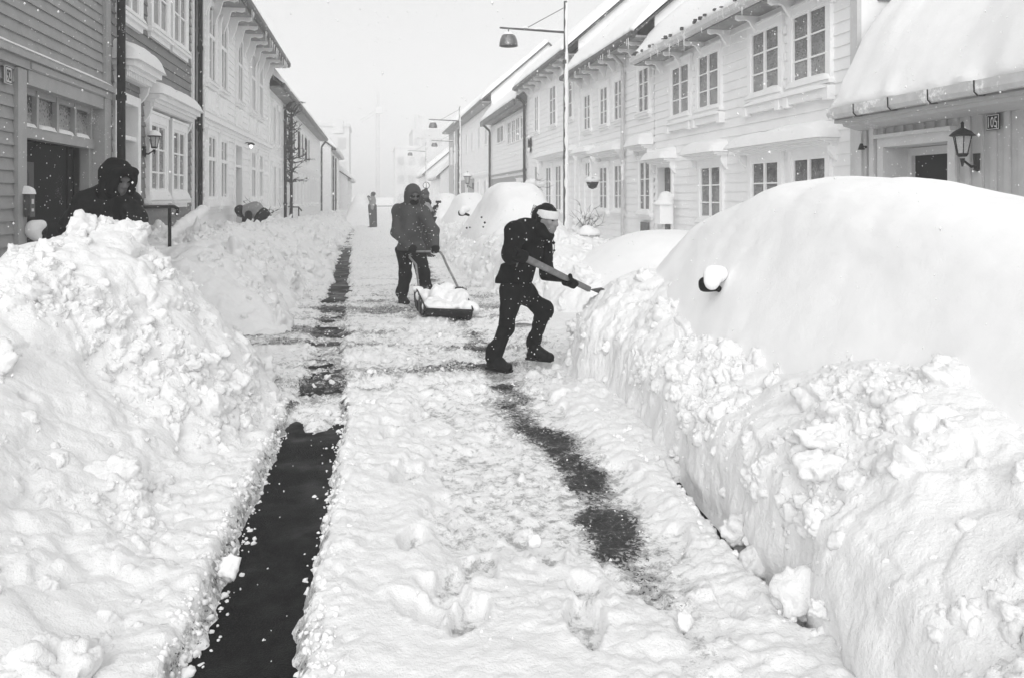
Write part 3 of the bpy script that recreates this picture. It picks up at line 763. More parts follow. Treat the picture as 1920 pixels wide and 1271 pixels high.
# ================================================================== houses
class House:
    """side -1: facade on the left of the street, +1: on the right. Local axes: u along the street, n out of the facade, z up"""
    def __init__(s, label, side, D, Y0, Y1, name='wooden_house', group='wooden houses along the street'):
        s.side, s.D, s.Y0, s.Y1 = side, D, Y0, Y1
        s.O = Vector((D, (Y0 + Y1) / 2, 0))
        s.root = tag(empty(name, s.O), label, 'house', group)
        s.holes = []
        s.rnd = random.Random(int(Y0 * 100) + side)
    def P(s, u, n, z): return (-s.side * n, u - s.O.y, z)
    def mb(s): return MB(s.P)
    def W(s, u, n, z): return Vector(s.P(u, n, z)) + s.O

    def walls(s, top, course, mat, zb=0.0, depth=7.0, ridge=None, joint=.02, panel=None, name='wall'):
        """clapboards (or boards and battens) around the door holes, plus the gable ends"""
        s.wallmat = mat
        m = s.mb(); z = zb; rn = s.rnd
        while z < top - .01:
            z1 = min(z + course, top)
            iv = [(s.Y0, s.Y1)]
            for (a, b, c, d) in s.holes:
                if min(d, z1) - max(c, z) > .3 * (z1 - z):
                    iv = [q for (e, f) in iv for q in ((e, min(f, a)), (max(e, b), f)) if q[1] - q[0] > .01]
            for (e, f) in iv:
                cuts = [e]; 
                while f - cuts[-1] > 4.5: cuts.append(cuts[-1] + rn.uniform(2.2, 4.2))
                cuts.append(f)
                for p, q in zip(cuts[:-1], cuts[1:]):
                    o = rn.uniform(-.002, .003)
                    m.add([(p, .026 + o, z), (q, .026 + o, z), (q, .004, z1), (p, .004, z1), (p, .001, z), (q, .001, z)],
                          [(0, 1, 2, 3), (4, 5, 1, 0)])
            z = z1
        for uu in (s.Y0, s.Y1):
            pts = [(uu, 0, zb), (uu, -depth, zb), (uu, -depth, top)] + [(uu, 0, top)]
            m.poly(pts)
        m.poly([(s.Y0, -depth, zb), (s.Y1, -depth, zb), (s.Y1, -depth, top), (s.Y0, -depth, top)])
        return m.build(name, mat, s.root)

    def boards_vertical(s, top, pitch, mat, zb=0.0, depth=7.0, bat=.035):
        s.wallmat = mat
        m = s.mb(); iv = [(s.Y0, s.Y1, zb, top)]
        for (a, b, c, d) in s.holes:
            new = []
            for (e, f, g0, g1) in iv:
                if a >= f or b <= e: new.append((e, f, g0, g1)); continue
                if a > e: new.append((e, a, g0, g1))
                if b < f: new.append((b, f, g0, g1))
                if d < g1: new.append((max(e, a), min(f, b), d, g1))
                if c > g0: new.append((max(e, a), min(f, b), g0, c))
            iv = new
        for (e, f, g0, g1) in iv: m.quad((e, 0, g0), (f, 0, g0), (f, 0, g1), (e, 0, g1))
        u = s.Y0 + pitch
        while u < s.Y1:
            for (e, f, g0, g1) in iv:
                if e <= u - bat and u + bat <= f: m.box(u - bat, u + bat, .002, .028, g0 + .003, g1 - .003)
            u += pitch
        for uu in (s.Y0, s.Y1): m.poly([(uu, 0, zb), (uu, -depth, zb), (uu, -depth, top), (uu, 0, top)])
        return m.build('wall', mat, s.root)

    def corner(s, u, w, top, mat, zb=0.0, n=.05):
        m = s.mb(); m.box(u - w / 2, u + w / 2, -.02, n, zb, top); m.build('corner_board', mat, s.root)

    def cap(s, m, u0, u1, n0, n1, z, h, seed=0, nu=None, bulge=.03):
        """rounded snow lying on a ledge, added to mesh collector m"""
        L = u1 - u0; nu = nu or max(8, int(L / .07)); nn = 9
        U, Q = np.meshgrid(np.linspace(0, 1, nu), np.linspace(0, 1, nn), indexing='ij')
        e = np.clip(1 - np.abs(2 * U - 1) ** 7, 0, 1) ** .5
        pr = np.where(Q < .5, 1.0, np.clip(1 - ((Q - .5) / .5) ** 2.6, 0, 1) ** .55)
        uu = u0 + L * U; nz = n0 + (n1 - n0 + bulge) * Q
        hh = h * e * pr * (1 + .22 * fbm(uu * 1.6, nz, None, 1.1, 3, seed)) + .008 * fbm(uu, nz * 3, None, 9, 2, seed + 1) * e * pr
        slope = (1 - .35 * Q)
        P = [[(float(uu[i, j]), float(nz[i, j] - .012 * (1 - e[i, j])), float(z + hh[i, j] * slope[i, j])) for j in range(nn)] for i in range(nu)]
        m.grid(P)
        m.grid([[(float(uu[i, 0]), n0, z - .004) for i in range(nu)], [(float(uu[i, 0]), n1 + bulge, z - .004) for i in range(nu)]])

    def window(s, u, z, w, h, cols=2, rows=3, mat='white_trim', pane='pane_r', casing=.11, sill=True, snow=.10, name='window', bar=.028, mid=.07, rail=None, arch=0.0, tags=None, head=True, snowfill=0.0):
        m = s.mb(); a, b = u - w / 2, u + w / 2; T = z + h
        c = casing
        if arch <= 0:
            m.box(a - c, a, -.01, .082, z - .02, T + c); m.box(b, b + c, -.01, .082, z - .02, T + c); m.box(a, b, -.01, .080, T, T + c)
            if head: m.box(a - c - .03, b + c + .03, -.01, .10, T + c, T + c + .045)
            m.box(a, b, -.01, .078, z - .02, z)
        else:
            n_ = 12
            def arc(ww, hh, zz): return [(u + ww * math.cos(math.pi * k / n_), zz + hh * math.sin(math.pi * k / n_)) for k in range(n_ + 1)]
            m.box(a - c, a, -.01, .082, z - .02, T - arch); m.box(b, b + c, -.01, .082, z - .02, T - arch); m.box(a, b, -.01, .078, z - .02, z)
            i_, o_ = arc(w / 2, arch, T - arch), arc(w / 2 + c, arch + c, T - arch)
            for k in range(n_):
                m.add([(*p[:1], nn, p[1]) for nn in (.082, 0) for p in (i_[k], i_[k + 1], o_[k + 1], o_[k])], [(0, 1, 2, 3), (0, 4, 5, 1), (3, 2, 6, 7), (4, 7, 6, 5)])
        f = .045
        zt = T - (arch * .35 if arch else 0)
        m.box(a, a + f, .03, .064, z, zt); m.box(b - f, b, .03, .064, z, zt); m.box(a + f, b - f, .03, .062, z, z + f)
        if not arch: m.box(a + f, b - f, .03, .062, T - f, T)
        sashes = [(a + f, b - f)]
        if cols == 2:
            m.box(u - mid / 2, u + mid / 2, .03, .068, z + f, (T - f) if not arch else zt); sashes = [(a + f, u - mid / 2), (u + mid / 2, b - f)]
        top_in = T - f
        if rail:
            m.box(a + f, b - f, .03, .074, rail - .04, rail + .04); top_in = rail - .04
        for (p, q) in sashes:
            for k in range(1, rows):
                zz = z + f + (top_in - z - f) * k / rows
                m.box(p, q, .03, .058, zz - bar / 2, zz + bar / 2)
        o = m.build(name, M[mat], s.root)
        if tags: o['label'] = tags
        p = s.mb()
        if arch <= 0: p.quad((a + .01, .034, z + .01), (b - .01, .034, z + .01), (b - .01, .034, T - .01), (a + .01, .034, T - .01))
        else: p.poly([(a + .01, .034, z + .01), (b - .01, .034, z + .01)] + [(q[0], .034, q[1] - .01) for q in arc(w / 2 - .01, arch, T - arch)])
        p.build('pane', M[pane], o)
        if sill:
            sm = s.mb(); sm.box(a - c - .04, b + c + .04, -.01, .13, z - .085, z - .025); sm.box(a - c, b + c, -.01, .075, z - .16, z - .085)
            sm.build('sill', M[mat], o)
            if snow:
                k = s.mb(); s.cap(k, a - c - .03, b + c + .03, .0, .12, z - .03, snow, s.rnd.randint(0, 999))
                if snowfill:
                    for (pp, qq) in sashes: s.cap(k, pp - .01, qq + .01, .03, .075, z + f, snowfill * s.rnd.uniform(.5, 1.2), s.rnd.randint(0, 999), bulge=.01)
                k.build('sill_snow', M['powder'], o, smooth=True)
        return o

    def hood(s, u0, u1, z, dep=.26, h=.16, mat='white_trim', snow=.26, dentil=0, name='window_hood', bulge=.07):
        m = s.mb()
        m.box(u0 + .06, u1 - .06, 0, dep * .45, z, z + h * .6); m.box(u0, u1, 0, dep, z + h * .6, z + h)
        m.box(u0 + .03, u1 - .03, 0, dep * .75, z + h * .35, z + h * .6 - .001)
        if dentil:
            k = u0 + .08
            while k < u1 - .1:
                m.box(k, k + dentil * .5, dep * .44, dep * .62, z + h * .02, z + h * .35); k += dentil
        for uu in (u0 + .07, u1 - .14):
            m.extr([(0.002, z), (dep * .5, z), (dep * .42, z - .10), (dep * .2, z - .2), (.002, z - .26)], uu, uu + .07, 0)
        o = m.build(name, M[mat], s.root)
        k = s.mb(); s.cap(k, u0 - .04, u1 + .04, 0, dep, z + h - .005, snow, s.rnd.randint(0, 999), bulge=bulge)
        k.build('hood_snow', M['powder'], o, smooth=True)
        return o

    def door(s, u, z, w, h, mat='dark_wood', trim='white_trim', rec=.18, casing=.13, transom=0.0, panels=True, label=None):
        m = s.mb(); a, b = u - w / 2, u + w / 2; T = z + h
        m.box(a - casing, a, -.02, .06, z, T + casing); m.box(b, b + casing, -.02, .06, z, T + casing); m.box(a, b, -.02, .058, T, T + casing)
        m.box(a, b, -rec, .03, T - transom - .06, T - transom) if transom else None
        m.quad((a, -.02, z), (a, -rec - .01, z), (a, -rec - .01, T), (a, -.02, T)); m.quad((b, -.02, z), (b, -rec - .01, z), (b, -rec - .01, T), (b, -.02, T))
        m.quad((a, -.02, T), (b, -.02, T), (b, -rec - .01, T), (a, -rec - .01, T))
        fr = m.build('door_frame', M[trim], s.root)
        d = s.mb(); zt = T - (transom + .06 if transom else 0)
        d.box(a, b, -rec - .05, -rec, z, zt)
        if panels:
            pw = (w - .3) / 2
            for i in range(2):
                for (z0, z1) in ((z + .15, z + .75), (z + .9, zt - .15)):
                    d.box(a + .1 + i * (pw + .1), a + .1 + i * (pw + .1) + pw, -rec, -rec + .018, z0, z1)
        o = d.build('door', M[mat], s.root)
        if label: o['label'] = label
        hm = s.mb(); hm.tube([(b - .09, -rec, z + 1.02), (b - .09, -rec + .06, z + 1.02), (b - .2, -rec + .06, z + 1.02)], .012, 6); hm.build('door_handle', M['iron'], o, smooth=True)
        if transom:
            p = s.mb(); p.quad((a, -rec + .01, zt + .06), (b, -rec + .01, zt + .06), (b, -rec + .01, T), (a, -rec + .01, T)); p.build('transom_pane', M['pane_dim'], fr)

    def roof(s, ez, over, pitch, depth=7.0, snow=.28, brackets=0, gutter='gutter_dark', bracket_gap=.9, u0=None, u1=None, bsize=.4, bdrop=.3, rough=1.0, tiles=True, lip=.4, fascia=.14):
        u0 = s.Y0 - .15 if u0 is None else u0; u1 = s.Y1 + .15 if u1 is None else u1
        tp = math.tan(R(pitch)); rz = ez + (over + depth / 2) * tp; nr = -depth / 2
        m = s.mb()
        m.extr([(over, ez), (nr, rz), (-depth - over, ez), (-depth - over, ez - .08), (nr, rz - .10), (over, ez - .08)], u0, u1, 0)
        rf = m.build('roof', M['tile'], s.root)
        for uu in (s.Y0 + .002, s.Y1 - .002):
            gb = s.mb(); gb.poly([(uu, 0, ez - .25), (uu, -depth, ez - .25), (uu, -depth, ez + over * tp - .085), (uu, nr, rz - .10), (uu, 0, ez + over * tp - .085)])
            gb.build('gable', s.wallmat, s.root)
        # soffit and fascia under the overhang
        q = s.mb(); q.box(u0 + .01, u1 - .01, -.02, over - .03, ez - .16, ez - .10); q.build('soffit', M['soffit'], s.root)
        gq = s.mb(); prof = [(over - .02, ez - fascia), (over + .06, ez - fascia), (over + .10, ez - fascia + .05), (over + .10, ez + .01), (over - .02, ez + .01)]
        gq.extr(prof, u0, u1, 0); gq.build('gutter', M[gutter], s.root)
        if brackets:
            n_ = max(2, int((s.Y1 - s.Y0) / bracket_gap)); 
            for i in range(n_):
                uu = s.Y0 + (i + .5) * (s.Y1 - s.Y0) / n_
                b = s.mb(); z = ez - .16; L = over - .06
                pr = [(.0, z), (L, z), (L, z - .07), (L * .86, z - .10), (L * .62, z - .075), (L * .45, z - .10), (L * .34, z - bdrop * .55), (L * .22, z - bdrop * .8), (.09, z - bdrop), (.0, z - bdrop)]
                b.extr(pr, uu - .035, uu + .035, 0); b.build('eave_bracket', M['white_trim'], s.root)
        # snow on the roof
        Lr = math.hypot(over + depth / 2, rz - ez); nx, nz = math.sin(R(pitch)), math.cos(R(pitch))
        tt = np.concatenate([[0, .0, .02, .06, .12, .22, .4], np.linspace(.7, Lr, 14)])
        off = np.concatenate([[0, .3, .6, .85, .95, 1, 1], np.ones(14)]) * (lip + (1 - lip) * ss(0, 1.1, tt))
        nu = max(10, int((u1 - u0) / .10)); uu = np.linspace(u0 - .02, u1 + .02, nu)
        U, K = np.meshgrid(uu, np.arange(len(tt)), indexing='ij'); TT = tt[K]; OF = off[K]
        th = snow * (1 + rough * (.28 * fbm(U, TT * .4, None, .6, 3, int(s.Y0)) + .16 * fbm(U, TT, None, 2.4, 3, int(s.Y0) + 3))) * OF
        hang = rough * .035 * fbm(U, TT * 2, None, 9, 3, int(s.Y0) + 6) * np.exp(-(TT / .3) ** 2) + rough * .05 * fbm(U, TT * 0, None, 3.5, 4, int(s.Y0) + 5) * np.exp(-(TT / .25) ** 2)
        nn = over + .03 - TT * nz + th * nx + hang; zz = ez + .005 + TT * nx + th * nz + hang * .3
        ee = np.minimum(1, np.minimum((U - uu[0]) / .12, (uu[-1] - U) / .12)); ee = np.clip(ee, 0, 1) ** .5
        nn = nn - th * nx * (1 - ee) * .8; zz = zz - th * nz * (1 - ee) * .8
        sm = s.mb(); P = [[(float(U[i, j]), float(nn[i, j]), float(zz[i, j])) for j in range(len(tt))] for i in range(nu)]
        bk = [[P[i][-1], (float(uu[i]), float(-depth - over), float(ez + .1))] for i in range(nu)]
        sm.grid(P); sm.grid(bk)
        for i in (0, nu - 1):
            row = P[i]; 
            for j in range(len(tt) - 1): 
                a, b = row[j], row[j + 1]
                sm.quad(a, b, (b[0], over + .06 - tt[j + 1] * nz, ez + .002 + tt[j + 1] * nx), (a[0], over + .06 - tt[j] * nz, ez + .002 + tt[j] * nx))
        sm.build('roof_snow', M['powder'], rf, smooth=True)
        return rz

    def icicles(s, n, over, ez, a=None, b=None):
        m = s.mb()
        for i in range(n):
            u = s.rnd.uniform(a or s.Y0, b or s.Y1); L = s.rnd.uniform(.08, .4)
            m.tube([(u, over + .07, ez - .1), (u + .01, over + .07, ez - .1 - L * .5), (u, over + .07, ez - .1 - L)], [.013, .008, .002], 5)
        m.build('icicles', M['white_trim'], s.root, smooth=True)

    def downpipe(s, u, top, mat, n=.11, r=.05, zb=0.0, elbow=.0, name='downpipe'):
        m = s.mb(); pts = [(u, n, zb), (u, n, top)]
        if elbow: pts += [(u, n + .02, top + .12), (u, n + elbow * .6, top + .35), (u, n + elbow, top + .45)]
        m.tube(pts, r, 10)
        for z in np.arange(zb + 1.3, top, 1.6): m.tube([(u, n, z), (u, n, z + .07)], r * 1.25, 10)
        m.build(name, M[mat], s.root, smooth=True)

    def band(s, z0, z1, n, mat, name='belt_course', snow=0, u0=None, u1=None):
        u0 = s.Y0 if u0 is None else u0; u1 = s.Y1 if u1 is None else u1
        m = s.mb(); m.box(u0, u1, -.01, n, z0, z1); m.box(u0, u1, -.01, n * .6, z0 - .09, z0 - .001); o = m.build(name, M[mat], s.root)
        if snow:
            k = s.mb(); s.cap(k, u0, u1, 0, n, z1 - .004, snow, 5, bulge=.01); k.build('ledge_snow', M['powder'], o, smooth=True)
        return o

# ------------------------------------------------------------------ left 1: house 92
h = House('grey clapboard house with an open dark doorway at the left edge, number 92', -1, -3.5, 5.5, 11.36)
h.holes = [(8.76, 11.08, 0, 2.78)]
h.walls(7.2, .124, M['grey_board'], zb=.0)
h.band(2.98, 3.06, .12, 'grey_trim', snow=.05)
h.corner(11.27, .2, 7.2, M['grey_trim'], n=.06)
m = h.mb(); m.box(8.56, 8.76, -.20, .055, 0, 2.88); m.build('door_post', M['grey_trim'], h.root)
m = h.mb(); m.box(11.08, 11.17, -.24, .07, 0, 2.88); m.box(10.98, 11.08, -.20, -.09, 0, 2.22); m.build('door_post', M['grey_trim'], h.root)
m = h.mb(); m.box(8.80, 11.08, -.28, .055, 2.74, 2.97); m.box(8.80, 11.08, -.02, .085, 2.9, 2.97); m.build('lintel', M['grey_trim'], h.root)
tw = h.mb()
tw.box(8.76, 11.08, -.18, -.06, 2.22, 2.34)
for k in range(5):
    u = 8.80 + (11.02 - 8.80) * k / 4; tw.box(u - .03, u + .03, -.16, -.07, 2.34, 2.74)
tw.box(8.76, 11.08, -.15, -.08, 2.68, 2.739); two = tw.build('transom_window', M['grey_trim'], h.root)
p = h.mb(); p.quad((8.76, -.12, 2.34), (11.08, -.12, 2.34), (11.08, -.12, 2.74), (8.76, -.12, 2.74)); p.build('pane', M['pane_l'], two)
k = h.mb()
for i in range(4):
    u = 8.85 + .54 * i; h.cap(k, u, u + .48, -.115, -.05, 2.335, .06, i, bulge=.0)
k.build('sill_snow', M['powder'], two, smooth=True)
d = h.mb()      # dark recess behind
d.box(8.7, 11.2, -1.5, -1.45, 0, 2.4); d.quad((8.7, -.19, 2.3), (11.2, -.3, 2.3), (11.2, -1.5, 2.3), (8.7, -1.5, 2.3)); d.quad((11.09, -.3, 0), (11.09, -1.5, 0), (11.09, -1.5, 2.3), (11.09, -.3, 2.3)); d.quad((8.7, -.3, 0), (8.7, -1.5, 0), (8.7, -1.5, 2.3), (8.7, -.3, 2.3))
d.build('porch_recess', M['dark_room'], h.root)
d = h.mb(); d.box(8.82, 10.72, -.25, -.20, .1, 2.2)
d.box(8.9, 10.45, -.20, -.182, 1.4, 2.02); d.box(8.9, 10.45, -.20, -.182, .3, 1.1); d.box(8.82, 10.55, -.20, -.16, 1.22, 1.30); d.box(10.52, 10.60, -.20, -.175, .1, 2.2); d.box(8.82, 10.6, -.20, -.17, 1.1, 1.14)
do = d.build('door', M['dark_wood'], h.root)
# the no parking sign on the door
sp = h.mb(); sp.box(9.02, 9.52, -.181, -.174, 1.46, 1.98); sg = sp.build('door_sign', m_plain('dim_sign_board', .05, .6, .2, 20, 0), do)
tx = h.mb()
def put_text(hh, mbx, body, u, z, n, size, sx=1.0, bold=0.0):
    V, F = text_pts(body, size, sx, bold); d_ = 1 if hh.side < 0 else -1
    mbx.add([(u + d_ * x, n, z + y) for x, y in V], F)
put_text(h, tx, 'P', 9.24, 1.79, -.171, .16, 1.1, .02); put_text(h, tx, 'erment', 9.27, 1.55, -.171, .075, 1.15, .015)
for k in range(24):
    t0, t1 = 2 * math.pi * k / 24, 2 * math.pi * (k + 1) / 24
    tx.quad(*[(9.24 + r_ * math.cos(t), -.171, 1.79 + r_ * math.sin(t)) for r_, t in ((.125, t0), (.125, t1), (.15, t1), (.15, t0))])
tx.quad((9.13, -.1705, 1.88), (9.15, -.1705, 1.90), (9.35, -.1705, 1.70), (9.33, -.1705, 1.68))
tx.build('sign_lettering', M['plate_dark'], sg)
h.roof(7.2, .5, 40)
h.downpipe(11.45, 6.9, 'iron', n=.16, r=.055)
n92 = tag(empty('house_number_sign', h.W(8.36, .03, 2.77)), 'small white plate with black figures 92 by the left doorway', 'house number')
def plate(hh, root, u, z, w, ht, body, back, front, n=.03, sx=.8, rim=.012, bold=.02):
    O = root.location
    mb = MB(lambda a, b, c: tuple(hh.W(a, b, c) - O)); mb.box(u - w / 2, u + w / 2, n, n + .012, z - ht / 2, z + ht / 2); mb.build('plate', M[back], root)
    mb = MB(lambda a, b, c: tuple(hh.W(a, b, c) - O)); V, F = text_pts(body, ht * .66, sx, bold); d_ = 1 if hh.side < 0 else -1
    mb.add([(u + d_ * x, n + .0145, z + y) for x, y in V], F); mb.build('figures', M[front], root)
    mb = MB(lambda a, b, c: tuple(hh.W(a, b, c) - O)); e = rim
    for (a0, a1, c0, c1) in ((-w / 2 + e, w / 2 - e, ht / 2 - 2 * e, ht / 2 - e), (-w / 2 + e, w / 2 - e, -ht / 2 + e, -ht / 2 + 2 * e), (-w / 2 + e, -w / 2 + 2 * e, -ht / 2 + 2 * e, ht / 2 - 2 * e), (w / 2 - 2 * e, w / 2 - e, -ht / 2 + 2 * e, ht / 2 - 2 * e)):
        mb.box(u + a0, u + a1, n + .0125, n + .0145, z + c0, z + c1)
    mb.build('border', M[front], root)
plate(h, n92, 8.36, 2.77, .15, .17, '92', 'plate_white', 'plate_dark', .04, .62, .007, .03)
# doorbell box and snow covered vent on the post
ic = tag(empty('intercom', h.W(8.72, .07, 1.52)), 'grey intercom box with a snow cap on the door post', 'intercom')
mb = MB(lambda a, b, c: tuple(h.W(a, b, c) - ic.location)); mb.box(8.665, 8.785, .07, .12, 1.40, 1.63); mb.build('housing', M['pole'], ic)
mb = MB(lambda a, b, c: tuple(h.W(a, b, c) - ic.location)); mb.lathe([(0, .0), (.02, .0)], (8.72, .1, 1.54), 10); mb.box(8.70, 8.75, .121, .124, 1.455, 1.485); mb.box(8.70, 8.75, .121, .124, 1.53, 1.58); mb.build('buttons', M['plate_white'], ic)
mb = MB(lambda a, b, c: tuple(h.W(a, b, c) - ic.location)); h.cap(mb, 8.65, 8.80, .06, .125, 1.63, .08, 3, bulge=.01); mb.build('snow_hat', M['powder'], ic, smooth=True)
vw = h.W(8.75, .12, 1.27)
vt = tag(empty('wall_vent', vw), 'round vent pipe plastered with snow on the door post, below the intercom', 'vent')
solid('snow_lump', [('e', vw, (.075, .07, .10)), ('e', vw + Vector((.05, .03, .04)), (.06, .06, .06)), ('e', vw + Vector((.02, .02, -.07)), (.05, .05, .05)), ('e-', vw + Vector((.10, .06, -.02)), (.04, .04, .05))], M['powder'], vt, vw, .012, .03, .012, 8, 3)
mb = MB(); mb.tube([(-.1, 0, 0), (.10, .07, -.02)], .05, 10); mb.build('pipe', M['iron'], vt)

# ------------------------------------------------------------------ left 2
h = House('dull grey clapboard house with white hooded windows, between number 92 and the white bracketed house', -1, -3.5, 11.5, 16.45); L2 = h
h.holes = [(11.68, 12.62, 0, 2.95)]
h.walls(7.0, .158, M['mid_board'])
h.corner(16.37, .16, 7.0, M['white_trim'], n=.05)
h.downpipe(16.52, 6.6, 'iron', n=.14, r=.045); h.downpipe(16.72, 6.6, 'gutter_white', n=.12, r=.06)
for u in (12.25,): h.window(u, 4.22, .85, 1.7, 2, 3, pane='pane_l', casing=.13, snow=.12)
h.window(13.85, 4.28, .95, 1.7, 2, 3, pane='pane_l', casing=.12, snow=.14); h.window(15.2, 4.28, .95, 1.7, 2, 3, pane='pane_l', casing=.12, snow=.14)
h.window(13.72, 1.58, .9, 1.2, 2, 3, pane='pane_r', casing=.13, snow=.22); h.window(15.12, 1.58, .9, 1.2, 2, 3, pane='pane_r', casing=.13, snow=.22)
h.hood(13.0, 15.95, 3.0, .26, .2, snow=.3, dentil=.07); h.hood(11.55, 12.98, 3.26, .3, .22, snow=.34, dentil=.08)
h.door(12.15, .55, .92, 2.38, 'grey_door', 'white_trim', .2, .14, .45)
h.roof(7.0, .5, 40)

# ------------------------------------------------------------------ left 3: white house with bracketed eaves
h = House('white house with tall arched upper windows and scrolled eave brackets, on the left', -1, -3.5, 16.8, 27.9); L3 = h
h.holes = [(21.15, 22.15, 0, 2.95)]
h.walls(6.1, .165, M['white_board'])
h.corner(16.9, .2, 6.1, M['white_trim']); h.corner(27.8, .2, 6.1, M['white_trim'])
cs = (18.1, 19.5, 21.8, 24.15, 25.7)
for u in cs:
    h.window(u, 4.1, .74, 1.62, 2, 1, pane='pane_dim', casing=.12, arch=.24, rail=5.05, snow=.05)
    m = h.mb(); m.box(u - .52, u + .52, -.01, .045, 3.42, 3.9)
    for q in (-.46, .02): m.box(u + q, u + q + .42, .045, .06, 3.48, 3.84)
    m.build('apron_panel', M['white_trim'], h.root)
h.band(3.22, 3.34, .16, 'white_trim', snow=.05); h.band(3.05, 3.2, .07, 'white_trim')
for u in (18.1, 19.5, 24.15, 25.7):
    h.window(u, 1.42, .8, 1.5, 2, 1, pane='pane_dim', casing=.12, rail=2.42, snow=.26)
h.door(21.65, .45, .98, 2.48, 'dark_wood', 'white_trim', .25, .15, .5)
h.roof(6.15, .62, 38, brackets=1, bracket_gap=.95, snow=.26, bdrop=.62, u1=28.1)
h.icicles(26, .62, 6.1)
lt = h.W(22.6, .22, 3.02)
wl = tag(empty('porch_lamp', lt), 'small lit porch lamp over the door of the white bracketed house', 'wall lamp')
mb = MB(); mb.tube([(-.22, 0, .02), (-.1, 0, .06), (0, 0, .05)], .015, 6); mb.lathe([(.02, .07), (.09, .03), (.10, 0), (.08, 0)], (0, 0, 0), 12); mb.build('arm', M['iron'], wl, smooth=True)
em, nt_, b_ = new_mat('lit_bulb'); b_.inputs['Emission Color'].default_value = g(1); b_.inputs['Emission Strength'].default_value = 1.6; b_.inputs['Base Color'].default_value = g(.8)
mb = MB(); mb.lathe([(0, -.10), (.035, -.08), (.045, -.04), (.035, 0)], (0, 0, 0), 12); mb.build('bulb', em, wl, smooth=True)

# ------------------------------------------------------------------ left 4: long low eaved house with the climber
h = House('long pale house with dark open shutters and a bare climber, beyond the bracketed house', -1, -3.5, 28.0, 54); L4 = h
h.walls(5.4, .15, M['white_board'])
for u in (29.1, 30.6): h.window(u, 3.5, .75, 1.3, 2, 2, pane='pane_dim', snow=.05)
for u in (29.2, 30.7): h.window(u, 1.2, .75, 1.5, 2, 2, pane='pane_dim', snow=.15)
for u in (35.2, 39.5, 43.4):
    h.window(u, 3.5, .8, 1.1, 2, 2, pane='pane_dim', snow=.05)
    for sgn in (-1, 1):
        m = h.mb(); m.box(u + sgn * .78 - .22, u + sgn * .78 + .22, .03, .09, 3.45, 4.65); m.build('shutter', M['iron'], h.root)
for u in np.arange(36, 52.5, 1.9): h.window(float(u), 1.2, .85, 1.4, 2, 2, pane='pane_dim', snow=.12)
h.band(2.95, 3.05, .12, 'white_trim', snow=.08, u0=33)
h.downpipe(31.9, 4.9, 'iron', n=.14, r=.06, elbow=.35); h.downpipe(34.2, 4.9, 'iron', n=.14, r=.06); h.downpipe(53.8, 4.8, 'iron', n=.14, r=.06, elbow=.3)
h.roof(5.45, .45, 38, snow=.3, gutter='gutter_dark')
# left 5: small white gabled house and what stands behind it
h = House('small white house with a snowy roof at the far left, its end wall towards us', -1, -2.9, 57, 70, group='pale houses far down the street')
h.walls(4.9, .2, M['white_board'], ridge=None); h.roof(4.95, .35, 36, snow=.35, gutter='gutter_white')
h.downpipe(57.4, 4.5, 'iron', n=.12, r=.06); h.downpipe(61.2, 4.5, 'iron', n=.12, r=.06)
for u in (59, 62.5, 66): h.window(u, 1.2, .9, 1.4, 2, 2, pane='pane_dim', snow=.1)
h = House('low pale house with snow on its roof, last on the left before the white-out', -1, -2.2, 71, 84, group='pale houses far down the street')
h.walls(3.2, .2, M['white_board']); h.roof(3.2, .3, 34, snow=.35, gutter='gutter_white')
for u in (73, 76.5, 80): h.window(u, 1.1, .9, 1.3, 2, 2, pane='pane_dim', snow=.1)

# ------------------------------------------------------------------ right 0: low house 105
h = House('low board and batten house with a deep snowy roof and dark open door, number 105', 1, 7.15, 4.5, 10.85); R105 = h
h.holes = [(8.90, 10.18, 0, 2.30)]
h.boards_vertical(2.84, .205, M['batten'], bat=.04)
h.corner(10.78, .14, 2.8, M['batten_trim'], n=.05); h.corner(10.45, .1, 2.8, M['batten_trim'], n=.06)
m = h.mb(); m.extr([(0.0, 2.80), (.45, 2.80), (.45, 2.68), (.32, 2.68), (.30, 2.64), (.06, 2.58), (.0, 2.58)], 4.4, 10.76, 0); m.build('eave_board', M['batten'], h.root)
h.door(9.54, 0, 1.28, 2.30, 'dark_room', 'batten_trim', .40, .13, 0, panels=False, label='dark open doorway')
m = h.mb(); m.box(8.78, 10.33, 0, .12, 2.43, 2.48); m.box(8.9, 10.18, -.39, -.33, 2.18, 2.29); m.box(10.10, 10.18, -.39, -.33, 0, 2.18); m.build('door_head', M['batten_trim'], h.root)
h.roof(2.88, .50, 51, depth=6.6, snow=.30, gutter='gutter_white', u0=4.3, u1=10.72, rough=1.5, lip=.3)
for u in np.arange(6.3, 10.7, .75):
    m = h.mb(); m.extr([(.47, 2.72), (.56, 2.715), (.608, 2.76), (.612, 2.89), (.604, 2.89), (.600, 2.765), (.555, 2.725), (.47, 2.73)], u - .007, u + .007, 0); m.build('gutter_strap', M['iron'], h.root)
n105 = tag(empty('house_number_sign', h.W(8.22, .05, 2.47)), 'black enamel plate with pale figures 105 beside the right hand doorway', 'house number')
plate(h, n105, 8.16, 2.47, .20, .185, '105', 'plate_dark', 'plate_white', .045, .62, .008, .0)

